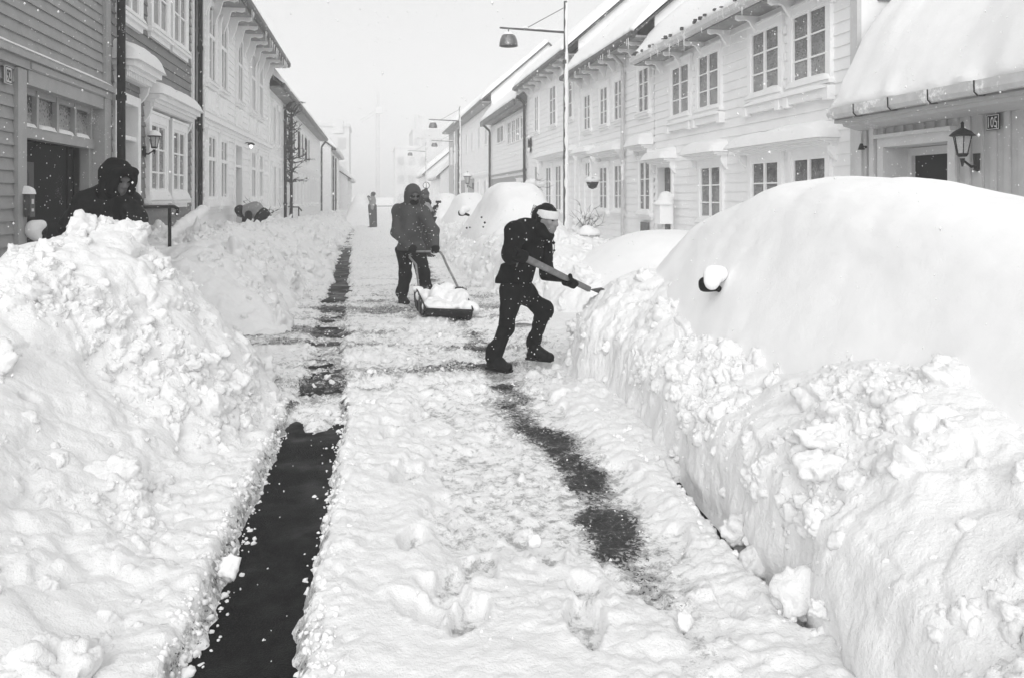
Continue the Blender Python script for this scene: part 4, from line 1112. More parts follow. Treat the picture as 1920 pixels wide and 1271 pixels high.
def lantern(pos, out, label, scale=1.0, snow=True, tilt=0):
    """six sided wall lantern hanging from a bracket; out = unit vector away from the wall"""
    root = tag(empty('wall_lantern', pos), label, 'wall lantern', 'lanterns on the house walls'); s = scale
    c = Vector(out) * .20 * s
    mb = MB(); mb.tube([Vector((0, 0, -.12 * s)), Vector((0, 0, .06 * s))], [.035 * s, .045 * s], 8); mb.lathe([(0, -.16 * s), (.04 * s, -.14 * s), (.035 * s, -.1 * s)], (0, 0, 0), 8)
    mb.build('wall_mount', M['iron'], root, smooth=True)
    mb = MB(); mb.tube([Vector((0, 0, -.09 * s)), c * .4 + Vector((0, 0, -.10 * s)), c * .75 + Vector((0, 0, -.05 * s)), c + Vector((0, 0, -.02 * s))], [.02 * s, .016 * s, .014 * s, .016 * s], 8)
    mb.tube([c + Vector((0, 0, -.10 * s)), c + Vector((0, 0, .0))], [.008 * s, .03 * s], 8); mb.build('bracket', M['iron'], root, smooth=True)
    mb = MB()
    mb.lathe([(0, .02 * s), (.05 * s, .02 * s), (.075 * s, .055 * s), (.065 * s, .06 * s), (0, .06 * s)], c, 6)
    for k in range(6):
        t = math.pi / 3 * k
        a = c + Vector((.062 * s * math.cos(t), .062 * s * math.sin(t), .06 * s)); b = c + Vector((.105 * s * math.cos(t), .105 * s * math.sin(t), .27 * s)); mb.tube([a, b], .006 * s, 5)
    mb.lathe([(.11 * s, .265 * s), (.15 * s, .275 * s), (.10 * s, .325 * s), (.045 * s, .355 * s), (.02 * s, .37 * s), (.018 * s, .40 * s), (.02 * s, .43 * s), (0, .45 * s)], c, 12)
    fr = mb.build('lantern_frame', M['iron'], root, smooth=True)
    mb = MB(); mb.lathe([(.055 * s, .06 * s), (.098 * s, .27 * s)], c, 6); mb.build('glass', M['pane_white'], fr)
    if snow:
        mb = MB(); mb.lathe([(.14 * s, .29 * s), (.13 * s, .34 * s), (.08 * s, .385 * s), (.03 * s, .41 * s), (0, .415 * s)], c, 12); mb.build('lantern_snow', M['powder'], fr, smooth=True)
    return root
lantern(h.W(8.42, .045, 2.06), (-1, 0, 0), 'black wall lantern beside the 105 number plate', .98, False)
lantern(L2.W(12.98, .045, 2.33), (1, 0, 0), 'dark wall lantern with snow on top, between door and windows of the dull grey house', .72)
# little floodlight under the eave of 105
fl = tag(empty('security_light', h.W(10.58, .05, 2.33)), 'tiny dark sensor lamp on the corner trim of house 105', 'lamp')
mb = MB(); mb.tube([(0, 0, 0), (-.06, 0, .0)], .02, 8); mb.build('arm', M['iron'], fl); mb = MB(); mb.lathe([(.02, .05), (.05, -.04), (.0, -.04)], (-.08, 0, 0), 10); mb.build('head', M['iron'], fl)

# ------------------------------------------------------------------ right 1
h = House('snow plastered white house with paired six pane windows, beside number 105', 1, 7.3, 11.04, 20.0); R1 = h
h.holes = [(18.72, 19.66, 0, 2.38)]
h.walls(5.15, .19, M['white_board_r'], depth=7.4, ridge=8.2)
h.corner(11.12, .18, 5.15, M['batten_trim'], n=.05)
for u in (12.38, 13.92): h.window(u, 3.52, 1.08, 1.24, 2, 3, casing=.13, snow=.16, snowfill=.05)
for u in (16.49, 18.12): h.window(u, 3.52, 1.08, 1.24, 2, 3, casing=.13, snow=.13, snowfill=.07)
for u in (12.38, 13.92, 16.38): h.window(u, 1.06, 1.05, 1.22, 2, 3, casing=.12, snow=.18, snowfill=.05)
for (a, b) in ((11.55, 14.9), (15.55, 17.25), (18.45, 19.95)): h.hood(a, b, 2.42, .34, .13, snow=.32, bulge=.1)
for (a, b) in ((11.7, 14.65), (15.75, 18.85)):      # long sills with blocks under the pairs
    m = h.mb(); m.box(a, b, -.01, .12, 3.22, 3.36)
    for u in (a + .05, (a + b) / 2 - .15, (a + b) / 2 + .15, b - .05): m.box(u - .07, u + .07, .0, .15, 3.17, 3.40)
    o = m.build('sill_board', M['white_trim'], h.root); k = h.mb(); h.cap(k, a, b, 0, .14, 3.36, .13, 8); k.build('sill_snow', M['powder'], o, smooth=True)
for u in (13.15, 17.3):
    m = h.mb(); 
    for zz in np.arange(3.55, 4.75, .16): m.box(u - .05 + .012 * math.sin(zz * 9), u + .05 + .012 * math.sin(zz * 9), 0, .055 + .02 * math.cos(zz * 14), float(zz), float(zz) + .13)
    m.build('carved_mullion', M['white_trim'], h.root)
h.door(19.19, .35, .92, 2.0, 'grey_door', 'white_trim', .14, .11, 0)
h.roof(5.22, .55, 41, depth=7.4, snow=.26, brackets=1, bracket_gap=1.15, gutter='gutter_white', bdrop=.34); h.icicles(9, .55, 5.2)
rn = random.Random(5)      # tile ends peeping out of the snow above the gutter
for i in range(26):
    u = rn.uniform(13.5, 20); k = h.mb(); k.box(u, u + .07, .60, .66, 5.25 + rn.uniform(.0, .05), 5.29 + rn.uniform(.01, .06)); k.build('roof_tile', M['tile'], h.root)
                      # ledges of snow with dark gaps on the gable end
for (n_, z, w) in ((-.45, 5.0, .22), (-.62, 4.8, .3), (-.42, 4.6, .25), (-.5, 4.42, .12)): 
    k = h.mb(); k.box(11.0, 11.045, -w / 2 + n_ , w / 2 + n_, z, z + .02); k.build('board_gap', M['soffit'], h.root)
mbx = tag(empty('mailbox', h.W(18.45, .35, 1.2)), 'white mailbox on a post with a tall snow cap, by the grey door', 'mailbox'); O = mbx.location
mb = MB(); mb.box(-.16, .16, -.2, .2, -.25, .2); mb.extr([(-.16, .2), (.16, .2), (.0, .27)], -.2, .2, 1); mb.box(-.167, -.16, -.08, .06, .02, .05); mb.build('box', M['white_trim'], mbx)
mb = MB(); mb.box(-.03, .03, -.03, .03, -.8, -.25); mb.build('post', M['batten_trim'], mbx)
solid('snow_hat', [('e', O + Vector((0, 0, .22)), (.24, .28, .13)), ('e', O + Vector((.06, -.02, .36)), (.18, .2, .18))], M['powder'], mbx, O, .02, .06, .01, 6, 1, cut=lambda P, z=O.z + .205: z - P[..., 2])

# ------------------------------------------------------------------ right 2
h = House('white clapboard house with a dark gutter and white downpipe, second on the right', 1, 7.3, 20.02, 27.9); R2 = h
h.walls(5.8, .2, M['white_board_r'], depth=7.4, ridge=9.2)
h.corner(27.8, .2, 5.8, M['white_trim']); h.downpipe(22.4, 5.35, 'gutter_white', n=.12, r=.055, elbow=.42)
for u in (20.75, 23.0, 24.55, 26.55): h.window(u, 3.9, .82, 1.22, 2, 3, pane='pane_dim', casing=.11, snow=.08)
for u in (20.65, 23.0, 24.6): h.window(u, 1.15, .85, 1.42, 2, 3, pane='pane_dim', casing=.11, snow=.16)
h.hood(20.1, 21.4, 2.85, .34, .14, snow=.34, bulge=.1); h.hood(22.45, 25.2, 2.85, .34, .14, snow=.32, bulge=.1); h.hood(25.7, 27.5, 2.98, .34, .14, snow=.28, bulge=.1)
h.window(26.5, 2.3, .62, .5, 2, 1, pane='pane_l', casing=.1, sill=False); h.door(26.5, .4, .8, 1.75, 'dark_wood', 'white_trim', .08, .1, 0)
m = h.mb(); m.box(20.35, 20.9, .03, .09, .62, .92); m.build('cellar_hatch', M['grey_door'], h.root)
h.roof(5.92, .6, 41, depth=7.4, snow=.3, brackets=1, bracket_gap=.9, bdrop=.34, u1=28.0); h.icicles(16, .6, 5.9)
# ------------------------------------------------------------------ right 3
h = House('taller white clapboard house with dark gutter and dark door, third on the right', 1, 7.3, 27.95, 37.7); R3 = h
h.walls(6.7, .2, M['white_board_r'], depth=7.4, ridge=10.2)
for u in (29.2, 31.9): h.window(u, 4.55, 1.15, 1.6, 2, 3, pane='pane_dim', casing=.12, snow=.08)
h.window(35.2, 4.55, .8, 1.6, 2, 3, pane='pane_dim', casing=.12, snow=.08)
for u in (30.9, 32.7): h.window(u, 1.05, 1.0, 1.8, 2, 3, pane='pane_dim', casing=.12, snow=.1)
h.window(35.3, 1.6, .6, 1.4, 1, 2, pane='pane_l', casing=.12, snow=.1); h.door(28.85, .35, .85, 2.5, 'dim_door', 'white_trim', .1, .12, .55)
h.hood(28.1, 34.2, 3.15, .34, .14, snow=.3, bulge=.1); h.roof(6.85, .6, 41, depth=7.4, snow=.3, brackets=1, bracket_gap=1.1, bdrop=.3)
h.downpipe(37.6, 6.0, 'iron', n=.15, r=.07, elbow=.4)
# ------------------------------------------------------------------ right 4: workshop with a band of windows
h = House('lower shed-like house with a band of upper windows and dark ground floor, on the right', 1, 7.3, 37.75, 49.5); R4 = h
h.walls(6.0, .26, M['white_board_r'], zb=2.7)
m = h.mb(); m.quad((37.75, 0, 0), (49.5, 0, 0), (49.5, 0, 2.9), (37.75, 0, 2.9)); m.box(37.75, 49.5, -.01, .1, 2.85, 2.95); m.build('ground_floor', M['grey_board'], h.root)
h.window(39.3, .9, 1.6, 1.5, 2, 1, pane='pane_l', casing=.12, sill=False); h.window(42.6, .9, 2.4, 1.2, 2, 1, pane='pane_dim', casing=.12, sill=False)
for u in (38.6, 39.9, 41.2, 42.5): h.window(u, 4.45, 1.05, 1.2, 2, 2, pane='pane_l', casing=.09, sill=False)
h.window(45.6, 4.75, 2.4, .95, 2, 1, pane='pane_dim', casing=.1, sill=False, tags='boarded wide upper window')
h.roof(6.3, .6, 40, depth=7.4, snow=.35, gutter='gutter_dark', fascia=.3); h.downpipe(49.2, 5.6, 'iron', n=.15, r=.07, elbow=.4)
# ------------------------------------------------------------------ right 5, 6 and the pale ones beyond
h = House('tall pale clapboard house with deep eaves, fifth on the right behind the second lamp', 1, 7.3, 49.6, 66.5)
h.walls(7.5, .26, M['white_board_r'], depth=7.4); h.roof(7.7, .6, 41, depth=7.4, snow=.3, gutter='gutter_dark', brackets=0)
for u in (51.5, 55, 59, 62.5): h.window(u, 5.0, 1.0, 1.5, 2, 2, pane='pane_dim', snow=.08, sill=False)
for u in (52, 55.5, 62.5): h.window(u, 1.1, 1.0, 1.6, 2, 2, pane='pane_dim', snow=.1, sill=False)
m = h.mb(); m.box(58, 66.4, 0, .03, .2, 3.0); m.build('plinth_boards', M['grey_board'], h.root); h.band(3.05, 3.2, .14, 'white_trim', snow=.12)
lantern(h.W(58.2, .05, 2.5), (-1, 0, 0), 'faint lantern on the wall of the fifth house on the right', 2.2, True)
h = House('pale vertical boarded house at the end of the row, sixth on the right', 1, 7.3, 66.8, 78)
h.boards_vertical(7.8, .6, M['batten'], bat=.06); h.roof(7.9, .55, 41, snow=.35, gutter='gutter_dark'); h.downpipe(67.0, 7.3, 'iron', n=.2, r=.1)
for u in (69, 72, 75): h.window(u, 4.6, 1.0, 1.5, 2, 2, pane='pane_dim', sill=False)
for (D, y0, y1, ez, lab, pit) in ((6.6, 80, 92, 3.6, 'faint low house with a large snowy roof, beyond the row on the right', 42), (6.0, 94, 106, 4.2, 'fainter low house with a snow roof, farthest of the small ones on the right', 40)):
    h = House(lab, 1, D, y0, y1, group='pale houses far down the street'); h.walls(ez, .3, M['white_board_r'], depth=8); h.roof(ez, .4, pit, depth=8, snow=.4, gutter='gutter_white')
    for u in (y0 + 2, y0 + 5.5, y0 + 9): h.window(u, 1.0, 1.1, 1.5, 2, 2, pane='pane_dim', sill=False)
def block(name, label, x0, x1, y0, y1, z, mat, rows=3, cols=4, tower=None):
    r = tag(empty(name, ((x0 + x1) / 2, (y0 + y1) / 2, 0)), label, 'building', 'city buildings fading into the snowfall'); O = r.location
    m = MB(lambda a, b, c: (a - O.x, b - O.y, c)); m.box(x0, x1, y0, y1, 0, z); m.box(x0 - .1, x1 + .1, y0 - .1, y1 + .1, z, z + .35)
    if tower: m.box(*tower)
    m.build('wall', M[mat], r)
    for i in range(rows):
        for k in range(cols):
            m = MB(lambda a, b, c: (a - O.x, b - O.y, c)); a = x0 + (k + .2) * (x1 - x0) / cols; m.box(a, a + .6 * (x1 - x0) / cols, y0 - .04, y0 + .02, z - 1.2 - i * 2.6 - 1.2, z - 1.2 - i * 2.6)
            m.build('window', M['hazed_glass'], r)
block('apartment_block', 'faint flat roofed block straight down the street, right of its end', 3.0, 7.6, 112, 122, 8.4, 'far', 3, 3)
block('apartment_block', 'faintest tall block behind the flat roofed one', 6.2, 13.5, 128, 140, 12.2, 'far_hazed', 4, 6, (6.6, 8.0, 127.8, 130, 11, 14.6))
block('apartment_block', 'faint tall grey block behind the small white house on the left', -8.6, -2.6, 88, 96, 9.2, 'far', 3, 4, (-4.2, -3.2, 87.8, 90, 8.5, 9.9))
# crane
cr = tag(empty('tower_crane', at(708, 372, 150)), 'very faint tower crane high above the end of the street', 'crane'); O = cr.location
def lattice(mb, a, b, w, n):
    a, b = Vector(a), Vector(b); d = (b - a).normalized(); s1 = d.cross(Vector((.3, .9, .2))).normalized() * w / 2; s2 = d.cross(s1).normalized() * w / 2
    cs_ = [s1 + s2, s1 - s2, -s1 - s2, -s1 + s2]
    for c in cs_: mb.tube([a + c, b + c], .06, 4)
    for i in range(n):
        p, q = a + (b - a) * i / n, a + (b - a) * (i + 1) / n
        for k in range(4): mb.tube([p + cs_[k], q + cs_[(k + 1) % 4]], .035, 4)
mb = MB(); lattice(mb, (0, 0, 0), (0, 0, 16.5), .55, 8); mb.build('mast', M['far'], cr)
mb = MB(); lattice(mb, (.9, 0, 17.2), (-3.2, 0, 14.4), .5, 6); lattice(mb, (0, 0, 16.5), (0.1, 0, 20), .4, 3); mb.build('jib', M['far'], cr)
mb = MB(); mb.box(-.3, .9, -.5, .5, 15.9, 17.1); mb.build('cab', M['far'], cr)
# ================================================================== street furniture
def street_lamp(x, y, label, sign=False, zb=.0):
    r = tag(empty('street_lamp', (x, y, 0)), label, 'street lamp', 'arched street lamps along the right pavement')
    mb = MB(); mb.tube([(0, 0, zb), (0, 0, 3.0), (0, 0, 6.75)], [.062, .058, .045], 12); mb.tube([(0, 0, 2.6), (0, 0, 2.68)], .07, 12); mb.tube([(0, 0, 5.1), (0, 0, 5.2)], .075, 10)
    mb.build('pole', M['pole'], r, smooth=True)
    P = [(.018 + .004 * math.sin(z * 5), -.028, z) for z in np.arange(.1, 6.7, .12)]      # snow driven onto the windward side
    mb = MB(); mb.tube(P, [.052 + .006 * math.sin(z * 17) - .012 * (z > 5.2) + .006 * math.sin(z * 41) for z in np.arange(.1, 6.7, .12)], 10); mb.build('driven_snow', M['powder'], r, smooth=True)
    mb = MB(); mb.tube([(.0, 0, 5.93), (-1.75, 0, 5.99)], [.032, .024], 8); mb.tube([(0, 0, 6.6), (-1.05, 0, 6.0)], .010, 6); ar = mb.build('arm', M['pole'], r, smooth=True)
    rn = random.Random(int(y)); mb = MB(); px_ = 0
    while px_ > -1.0:
        L = rn.uniform(.12, .5); zz = 5.95 - .034 * px_
        mb.tube([(px_ - .02, 0, zz + .022), (px_ - .5 * L, 0, zz + .035), (px_ - L + .03, 0, zz + .022)], [.012, .034, .012], 8); px_ -= L + rn.uniform(.0, .06)
    mb.build('arm_snow', M['powder'], ar, smooth=True)
    c = (-1.52, 0, 5.98)
    mb = MB(); mb.tube([(c[0], 0, c[2]), (c[0], 0, c[2] - .14)], .016, 6)
    mb.lathe([(.0, -.10), (.05, -.105), (.12, -.14), (.18, -.20), (.215, -.28), (.235, -.37), (.24, -.42), (.245, -.46), (.22, -.46), (.20, -.38), (.14, -.24), (0, -.2)], c, 24); mb.build('lamp_bell', M['bell'], r, smooth=True)
    mb = MB(); mb.lathe([(.03, -.10), (.10, -.125), (.16, -.175), (.14, -.145), (.07, -.095), (0, -.08)], c, 16); mb.build('bell_snow', M['powder'], r, smooth=True)
    if sign:
        s_ = tag(empty('traffic_sign', (x, y - .1, 2.7)), 'round traffic sign fixed to the third lamp pole, faint in the snow', 'traffic sign')
        mb = MB(); mb.xf = lambda a, b, c: (a, b, c)
        ring = [(r0 * math.cos(2 * math.pi * k / 24), r0 * math.sin(2 * math.pi * k / 24)) for r0 in (.34,) for k in range(24)]
        mb.extr(ring, -.02, 0, 1); mb.build('sign_plate', M['white_trim'], s_)
        mb = MB()
        for k in range(24):
            t0, t1 = 2 * math.pi * k / 24, 2 * math.pi * (k + 1) / 24
            mb.quad(*[(q * math.cos(t), -.025, q * math.sin(t)) for q, t in ((.27, t0), (.27, t1), (.34, t1), (.34, t0))])
        mb.box(-.03, .03, -.026, -.024, -.2, .2); mb.build('sign_marking', M['pole'], s_)
    return r
street_lamp(4.98, 20.4, 'nearest street lamp, tall pole with a bell lamp on its arm, right of the street', zb=.2)
street_lamp(4.85, 45.2, 'second street lamp down the street, before the fifth house on the right')
street_lamp(4.95, 76, 'third street lamp, fading, with a round sign on its pole', True)
street_lamp(6.2, 62, 'faint lamp arm reaching out between the second and third street lamps')

# icicle cord below the nearest lamp
# plants and pots by the doors of the white houses
def twigs(mb, base, n, L, spread, seed, r=.008, levels=2, droop=.0):
    rn = random.Random(seed)
    def grow(p, d, L, r, lv):
        pts = [p]; q = Vector(p); d = Vector(d)
        for i in range(4):
            d = (d + Vector((rn.gauss(0, .22), rn.gauss(0, .22), rn.gauss(0, .15) - droop))).normalized(); q = q + d * L / 4; pts.append(q.copy())
        mb.tube(pts, [r, r * .85, r * .7, r * .5, r * .3], 5)
        if lv > 0:
            for i in range(rn.randint(2, 4)):
                k = rn.randint(1, 4); dd = (d + Vector((rn.gauss(0, .8), rn.gauss(0, .8), rn.gauss(.1, .6)))).normalized(); grow(pts[k], dd, L * rn.uniform(.35, .6), r * .6, lv - 1)
    for i in range(n): grow(base, Vector((rn.gauss(0, spread), rn.gauss(0, spread), 1)).normalized(), L * rn.uniform(.7, 1.1), r, levels)
pz = at(1105, 432, 20.5)
pt = tag(empty('planter', (pz.x, pz.y, .3)), 'big stone pot with a rounded snow cap, standing by the nearest lamp post', 'planter'); O = Vector((pz.x, pz.y, .3))
mb = MB(); mb.lathe([(.16, -.3), (.2, .0), (.26, .22), (.28, .36), (.25, .36)], (0, 0, 0), 14); mb.build('pot', M['pot'], pt, smooth=True)
solid('snow_hat', [('e', O + Vector((0, 0, .36)), (.30, .30, .17)), ('e', O + Vector((-.05, .0, .44)), (.17, .2, .14))], M['powder'], pt, O, .02, .05, .015, 6, 4, cut=lambda P: O.z + .33 - P[..., 2])
pz = at(1096, 415, 22.0); O = Vector((pz.x, pz.y, .55))
sh = tag(empty('potted_shrub', O), 'snow laden shrub in a pot, its stiff leaves hanging over, behind the stone pot', 'shrub')
mb = MB(); mb.lathe([(.15, -.55), (.2, -.2), (.27, .05), (.22, .05)], (0, 0, 0), 12); mb.build('pot', M['pot'], sh, smooth=True)
mb = MB(); twigs(mb, (0, 0, .05), 16, .75, .8, 4, .012, 1, .06); mb.build('leaves', M['leaf'], sh, smooth=True)
solid('leaf_snow', [('e', O + Vector((-.1, 0, .35)), (.24, .2, .12)), ('e', O + Vector((.1, 0, .52)), (.2, .18, .10)), ('e', O + Vector((-.25, -.05, .18)), (.14, .12, .09)), ('e', O + Vector((0, 0, .08)), (.32, .3, .12))], M['powder'], sh, O, .02, .03, .05, 9, 6)
O = at(1111, 342, 24.5)
hg = tag(empty('hanging_basket', O), 'small dark hanging flower basket with snow on it, beside the second house door', 'hanging basket')
mb = MB(); mb.lathe([(0, -.22), (.12, -.18), (.2, 0), (.18, 0)], (0, 0, 0), 12); mb.build('basket', M['bark'], hg, smooth=True)
mb = MB(); twigs(mb, (0, 0, 0), 8, .3, 1.0, 8, .01, 1, .1); mb.build('leaves', M['leaf'], hg)
solid('snow_hat', [('e', O + Vector((0, 0, .06)), (.22, .22, .12))], M['powder'], hg, O, .02, .03, .02, 8, 2)
O = at(1006, 347, 30.5)
hb_ = tag(empty('hanging_basket', O), 'snowy twiggy basket on the third house on the right, over the buried car', 'hanging basket')
mb = MB(); twigs(mb, (0, 0, -.1), 12, .5, 1.2, 18, .014, 1, .12); mb.build('leaves', M['leaf'], hb_)
solid('leaf_snow', [('e', O + Vector((-.2, 0, .1)), (.25, .2, .13)), ('e', O + Vector((.15, 0, .03)), (.2, .2, .1))], M['powder'], hb_, O, .03, .03, .04, 8, 2)
O = R3.W(36.6, .08, 4.05)
wd = tag(empty('wagon_wheel', O), 'snowy old spoked ornamental wheel hung on the end of the third house on the right', 'wheel')
mb = MB(); ring = [(0, .34 * math.cos(2 * math.pi * k / 20), .34 * math.sin(2 * math.pi * k / 20)) for k in range(21)]; mb.tube(ring, .035, 6)
for k in range(6): mb.tube([(0, 0, 0), (0, .33 * math.cos(k * math.pi / 3), .33 * math.sin(k * math.pi / 3))], .018, 5)
mb.tube([(-.05, 0, 0), (.05, 0, 0)], .07, 8); mb.build('spokes', M['bark'], wd, smooth=True)
solid('snow', [('e', O + Vector((-.05, 0, .34)), (.08, .25, .09)), ('e', O + Vector((-.05, 0, -.25)), (.07, .2, .12))], M['powder'], wd, O, .02, .03, .02, 8, 2)
# the climber on the left
O = L4.W(32.6, .25, 0.6)
cl_ = tag(empty('climbing_tree', O), 'bare leafless climber trained up the long pale house between two dark pipes', 'tree')
mb = MB(); mb.tube([(0, 0, -.6), (.03, .1, 1.0), (0, .4, 2.2), (.02, .2, 3.6), (0, .4, 4.6)], [.06, .05, .045, .035, .02], 7)
rn = random.Random(2)
mb.build('trunk', M['bark'], cl_, smooth=True)
mb = MB()
for i in range(64):
    z = rn.uniform(1.4, 4.5); twigs(mb, (0, .2 + rn.uniform(-.3, .4), z), 1, rn.uniform(.35, .7), 1.2, i, .03, 2)
mb.build('branches', M['bark'], cl_)
# handrail and stoop before left house 2
O = at(318, 470, 10.4); O.z = 0
hr = tag(empty('handrail', O), 'black iron handrail with a curled end, by the steps of the dull grey house', 'handrail')
e0, e1 = at(318, 388, 10.4) - O, at(243, 389, 9.8) - O
mb = MB(); mb.tube([e0 + Vector((0, 0, -1.5)), e0], .022, 8); mb.tube([e1 + Vector((0, 0, -1.2)), e1], .022, 8); mb.build('post', M['iron'], hr, smooth=True)
mb = MB(); a = e0 + Vector((.06, .18, -.03)); mb.tube([e1, e0, e0 + Vector((.03, .10, .0)), a, a + Vector((-.01, .03, -.05)), a + Vector((-.02, 0, -.08))], .022, 8)
mb.build('rail', M['iron'], hr, smooth=True)
st = tag(empty('door_steps', L2.W(12.2, .6, 0)), 'snow covered boarded steps in front of the dull grey house', 'steps'); O = st.location
mb = MB(lambda u, n, z: (n - .6, u - 12.2, z))
mb.box(11.55, 13.3, .02, 1.25, 0, .62)
for z in (.14, .30, .46): mb.box(11.54, 13.31, .02, 1.262, z, z + .012)
mb.box(13.3, 13.9, .02, 1.0, 0, .38); mb.build('stoop', M['mid_board'], st)
k = MB(lambda u, n, z: (n - .6, u - 12.2, z)); L2.cap(k, 11.5, 13.4, .02, 1.22, .62, .26, 4, bulge=.06); k.build('step_snow', M['powder'], st, smooth=True)
bd0, bd1 = at(312, 448, 11.6), at(372, 402, 13.2)
bb = tag(empty('leaning_board', (bd0 + bd1) / 2), 'sloping snow covered plank leaning beside the steps of the dull grey house', 'plank'); O = bb.location
d_ = (bd1 - bd0); mb = MB()
p0, p1 = bd0 - O, bd1 - O; sd = Vector((.16, -.05, 0))
mb.add([p0, p0 + sd, p1 + sd, p1, p0 + Vector((0, 0, -.09)), p0 + sd + Vector((0, 0, -.09)), p1 + sd + Vector((0, 0, -.09)), p1 + Vector((0, 0, -.09))], [(0, 1, 2, 3), (4, 7, 6, 5), (0, 4, 5, 1), (1, 5, 6, 2), (2, 6, 7, 3), (3, 7, 4, 0)])
mb.build('plank', M['white_trim'], bb)
mb = MB(); q = p1 + sd * .5; mb.box(q.x - .05, q.x + .05, q.y - .05, q.y + .05, q.z - 1.6, q.z - .1); mb.build('post', M['white_trim'], bb)
solid('plank_snow', [('c', bd0 + sd * .5 + d_ * (i / 7) + Vector((0, 0, .05)), .10, bd0 + sd * .5 + d_ * ((i + .9) / 7) + Vector((0, 0, .06)), .10) for i in range(7)], M['powder'], bb, O, .02, .04, .03, 7, 3)
mb = MB(); pz = at(345, 440, 12.6); fp_ = tag(empty('iron_post', (pz.x, pz.y, 0)), 'short thick dark post below the sloping plank', 'post'); mb.tube([(0, 0, 0), (0, 0, pz.z + .12), (0, 0, pz.z + .16)], [.065, .06, .03], 10); mb.build('shaft', M['iron'], fp_, smooth=True); mb = MB(); mb.lathe([(.07, pz.z + .13), (.06, pz.z + .2), (0, pz.z + .23)], (0, 0, 0), 10); mb.build('snow_hat', M['powder'], fp_, smooth=True)
for lx, (a, b) in ((0, ((536, 388), (560, 389))),):
    A, B = at(*a, 33), at(*b, 33); O = Vector((A.x, A.y, 0))
    r2 = tag(empty('handrail', O), 'small dark handrail far along the left houses, below the climber', 'handrail'); mb = MB(); mb.tube([A - O, B - O, B - O + Vector((.1, .2, -.15))], .03, 6); mb.build('rail', M['iron'], r2); mb = MB(); mb.tube([B - O, B - O + Vector((0, 0, -1))], .03, 6); mb.tube([A - O, A - O + Vector((0, 0, -1))], .03, 6); mb.build('post', M['iron'], r2)
bs = at(508, 392, 20.2); bs.x -= 0
O = Vector((-3.15, 22.6, .9)); b2 = tag(empty('bare_bush', O), 'little bare bush above the bending person', 'bush'); mb = MB(); twigs(mb, (0, 0, -.2), 7, .75, .5, 33, .014, 2); mb.build('branches', M['bark'], b2)
# ================================================================== people
def rotm(fwd, up):
    f = Vector(fwd).normalized(); u = Vector(up); r = f.cross(u).normalized(); u = r.cross(f).normalized()
    return np.array([[r.x, f.x, u.x], [r.y, f.y, u.y], [r.z, f.z, u.z]])          # columns: right, forward, up
def V3(p): return Vector(p)
def head(c, fwd, up, s=1.0):
    """skull, jaw, nose, brow, lips, chin, ears, eye sockets; c = centre of skull"""
    m = rotm(fwd, up); r, f, u = [Vector(m[:, i]) for i in range(3)]
    def p(a, b, d): return Vector(c) + r * a * s + f * b * s + u * d * s
    L = [('e', p(0, -.012, .02), (.077 * s, .098 * s, .105 * s), m), ('e', p(0, .03, -.055), (.058 * s, .066 * s, .07 * s), m), ('e', p(0, .065, -.105), (.028 * s, .026 * s, .022 * s), m),
         ('c', p(0, .085, .015), .011 * s, p(0, .113, -.028), .014 * s), ('e', p(0, .098, -.035), (.02 * s, .014 * s, .011 * s), m), ('e', p(0, .078, .03), (.055 * s, .02 * s, .012 * s), m),
         ('e', p(0, .083, -.066), (.024 * s, .014 * s, .007 * s), m), ('e', p(0, .080, -.080), (.021 * s, .014 * s, .008 * s), m)]
    for q in (-1, 1):
        L += [('e', p(q * .075, -.01, -.01), (.012 * s, .022 * s, .032 * s), m), ('e', p(q * .045, .06, -.02), (.022 * s, .022 * s, .02 * s), m), ('e-', p(q * .032, .098, .008), (.017 * s, .014 * s, .009 * s), m)]
    return L, p, m
def eyes(root, O, p, s, mat='dark_hair'):
    mb = MB()
    for q in (-1, 1):
        c = p(q * .032, .08, .007) - O
        mb.lathe([(0, -.011 * s), (.009 * s, -.006 * s), (.011 * s, 0), (.009 * s, .006 * s), (0, .011 * s)], c, 8)
    mb.build('eyes', M['hair'], root, smooth=True)
def hand(wrist, palm, axis, grip_r, out, s=1.0):
    """gloved hand: palm from the wrist, four fingers of different length closed round a bar along axis, thumb from the side of the palm"""
    w, c, a, o = V3(wrist), V3(palm), V3(axis).normalized(), V3(out).normalized()
    o = (o - a * o.dot(a)).normalized(); t = a.cross(o)                  # o points from the bar to the back of the hand
    R_ = grip_r + .013 * s
    bk = c + o * (R_ + .006)
    L = [('c', w, .033 * s, bk + a * -.0, .034 * s), ('b', bk, (.043 * s, .024 * s, .036 * s), np.array([[a.x, o.x, t.x], [a.y, o.y, t.y], [a.z, o.z, t.z]]), .018 * s)]
    for i, (k, ln) in enumerate(((-.034, .88), (-.012, 1.0), (.011, .95), (.033, .78))):
        b = c + a * k * s; prev = b + o * R_ * 1.02 + t * .03 * s
        for th in (25, 75, 125, 175 * ln + 10):
            q = b + o * R_ * math.cos(R(th)) + t * R_ * math.sin(R(th)) * 1.05
            L.append(('c', prev, .0125 * s, q, .0115 * s)); prev = q
    th0 = bk - a * .036 * s - t * .02 * s; th1 = c - a * .055 * s - t * (R_ + .006); th2 = c - a * .03 * s - t * R_ * .7 - o * R_ * .85
    L += [('c', th0, .016 * s, th1, .0145 * s), ('c', th1, .0145 * s, th2, .012 * s)]
    return L
def cones(pts, rad): return [('c', pts[i], rad[i], pts[i + 1], rad[i + 1]) for i in range(len(pts) - 1)]
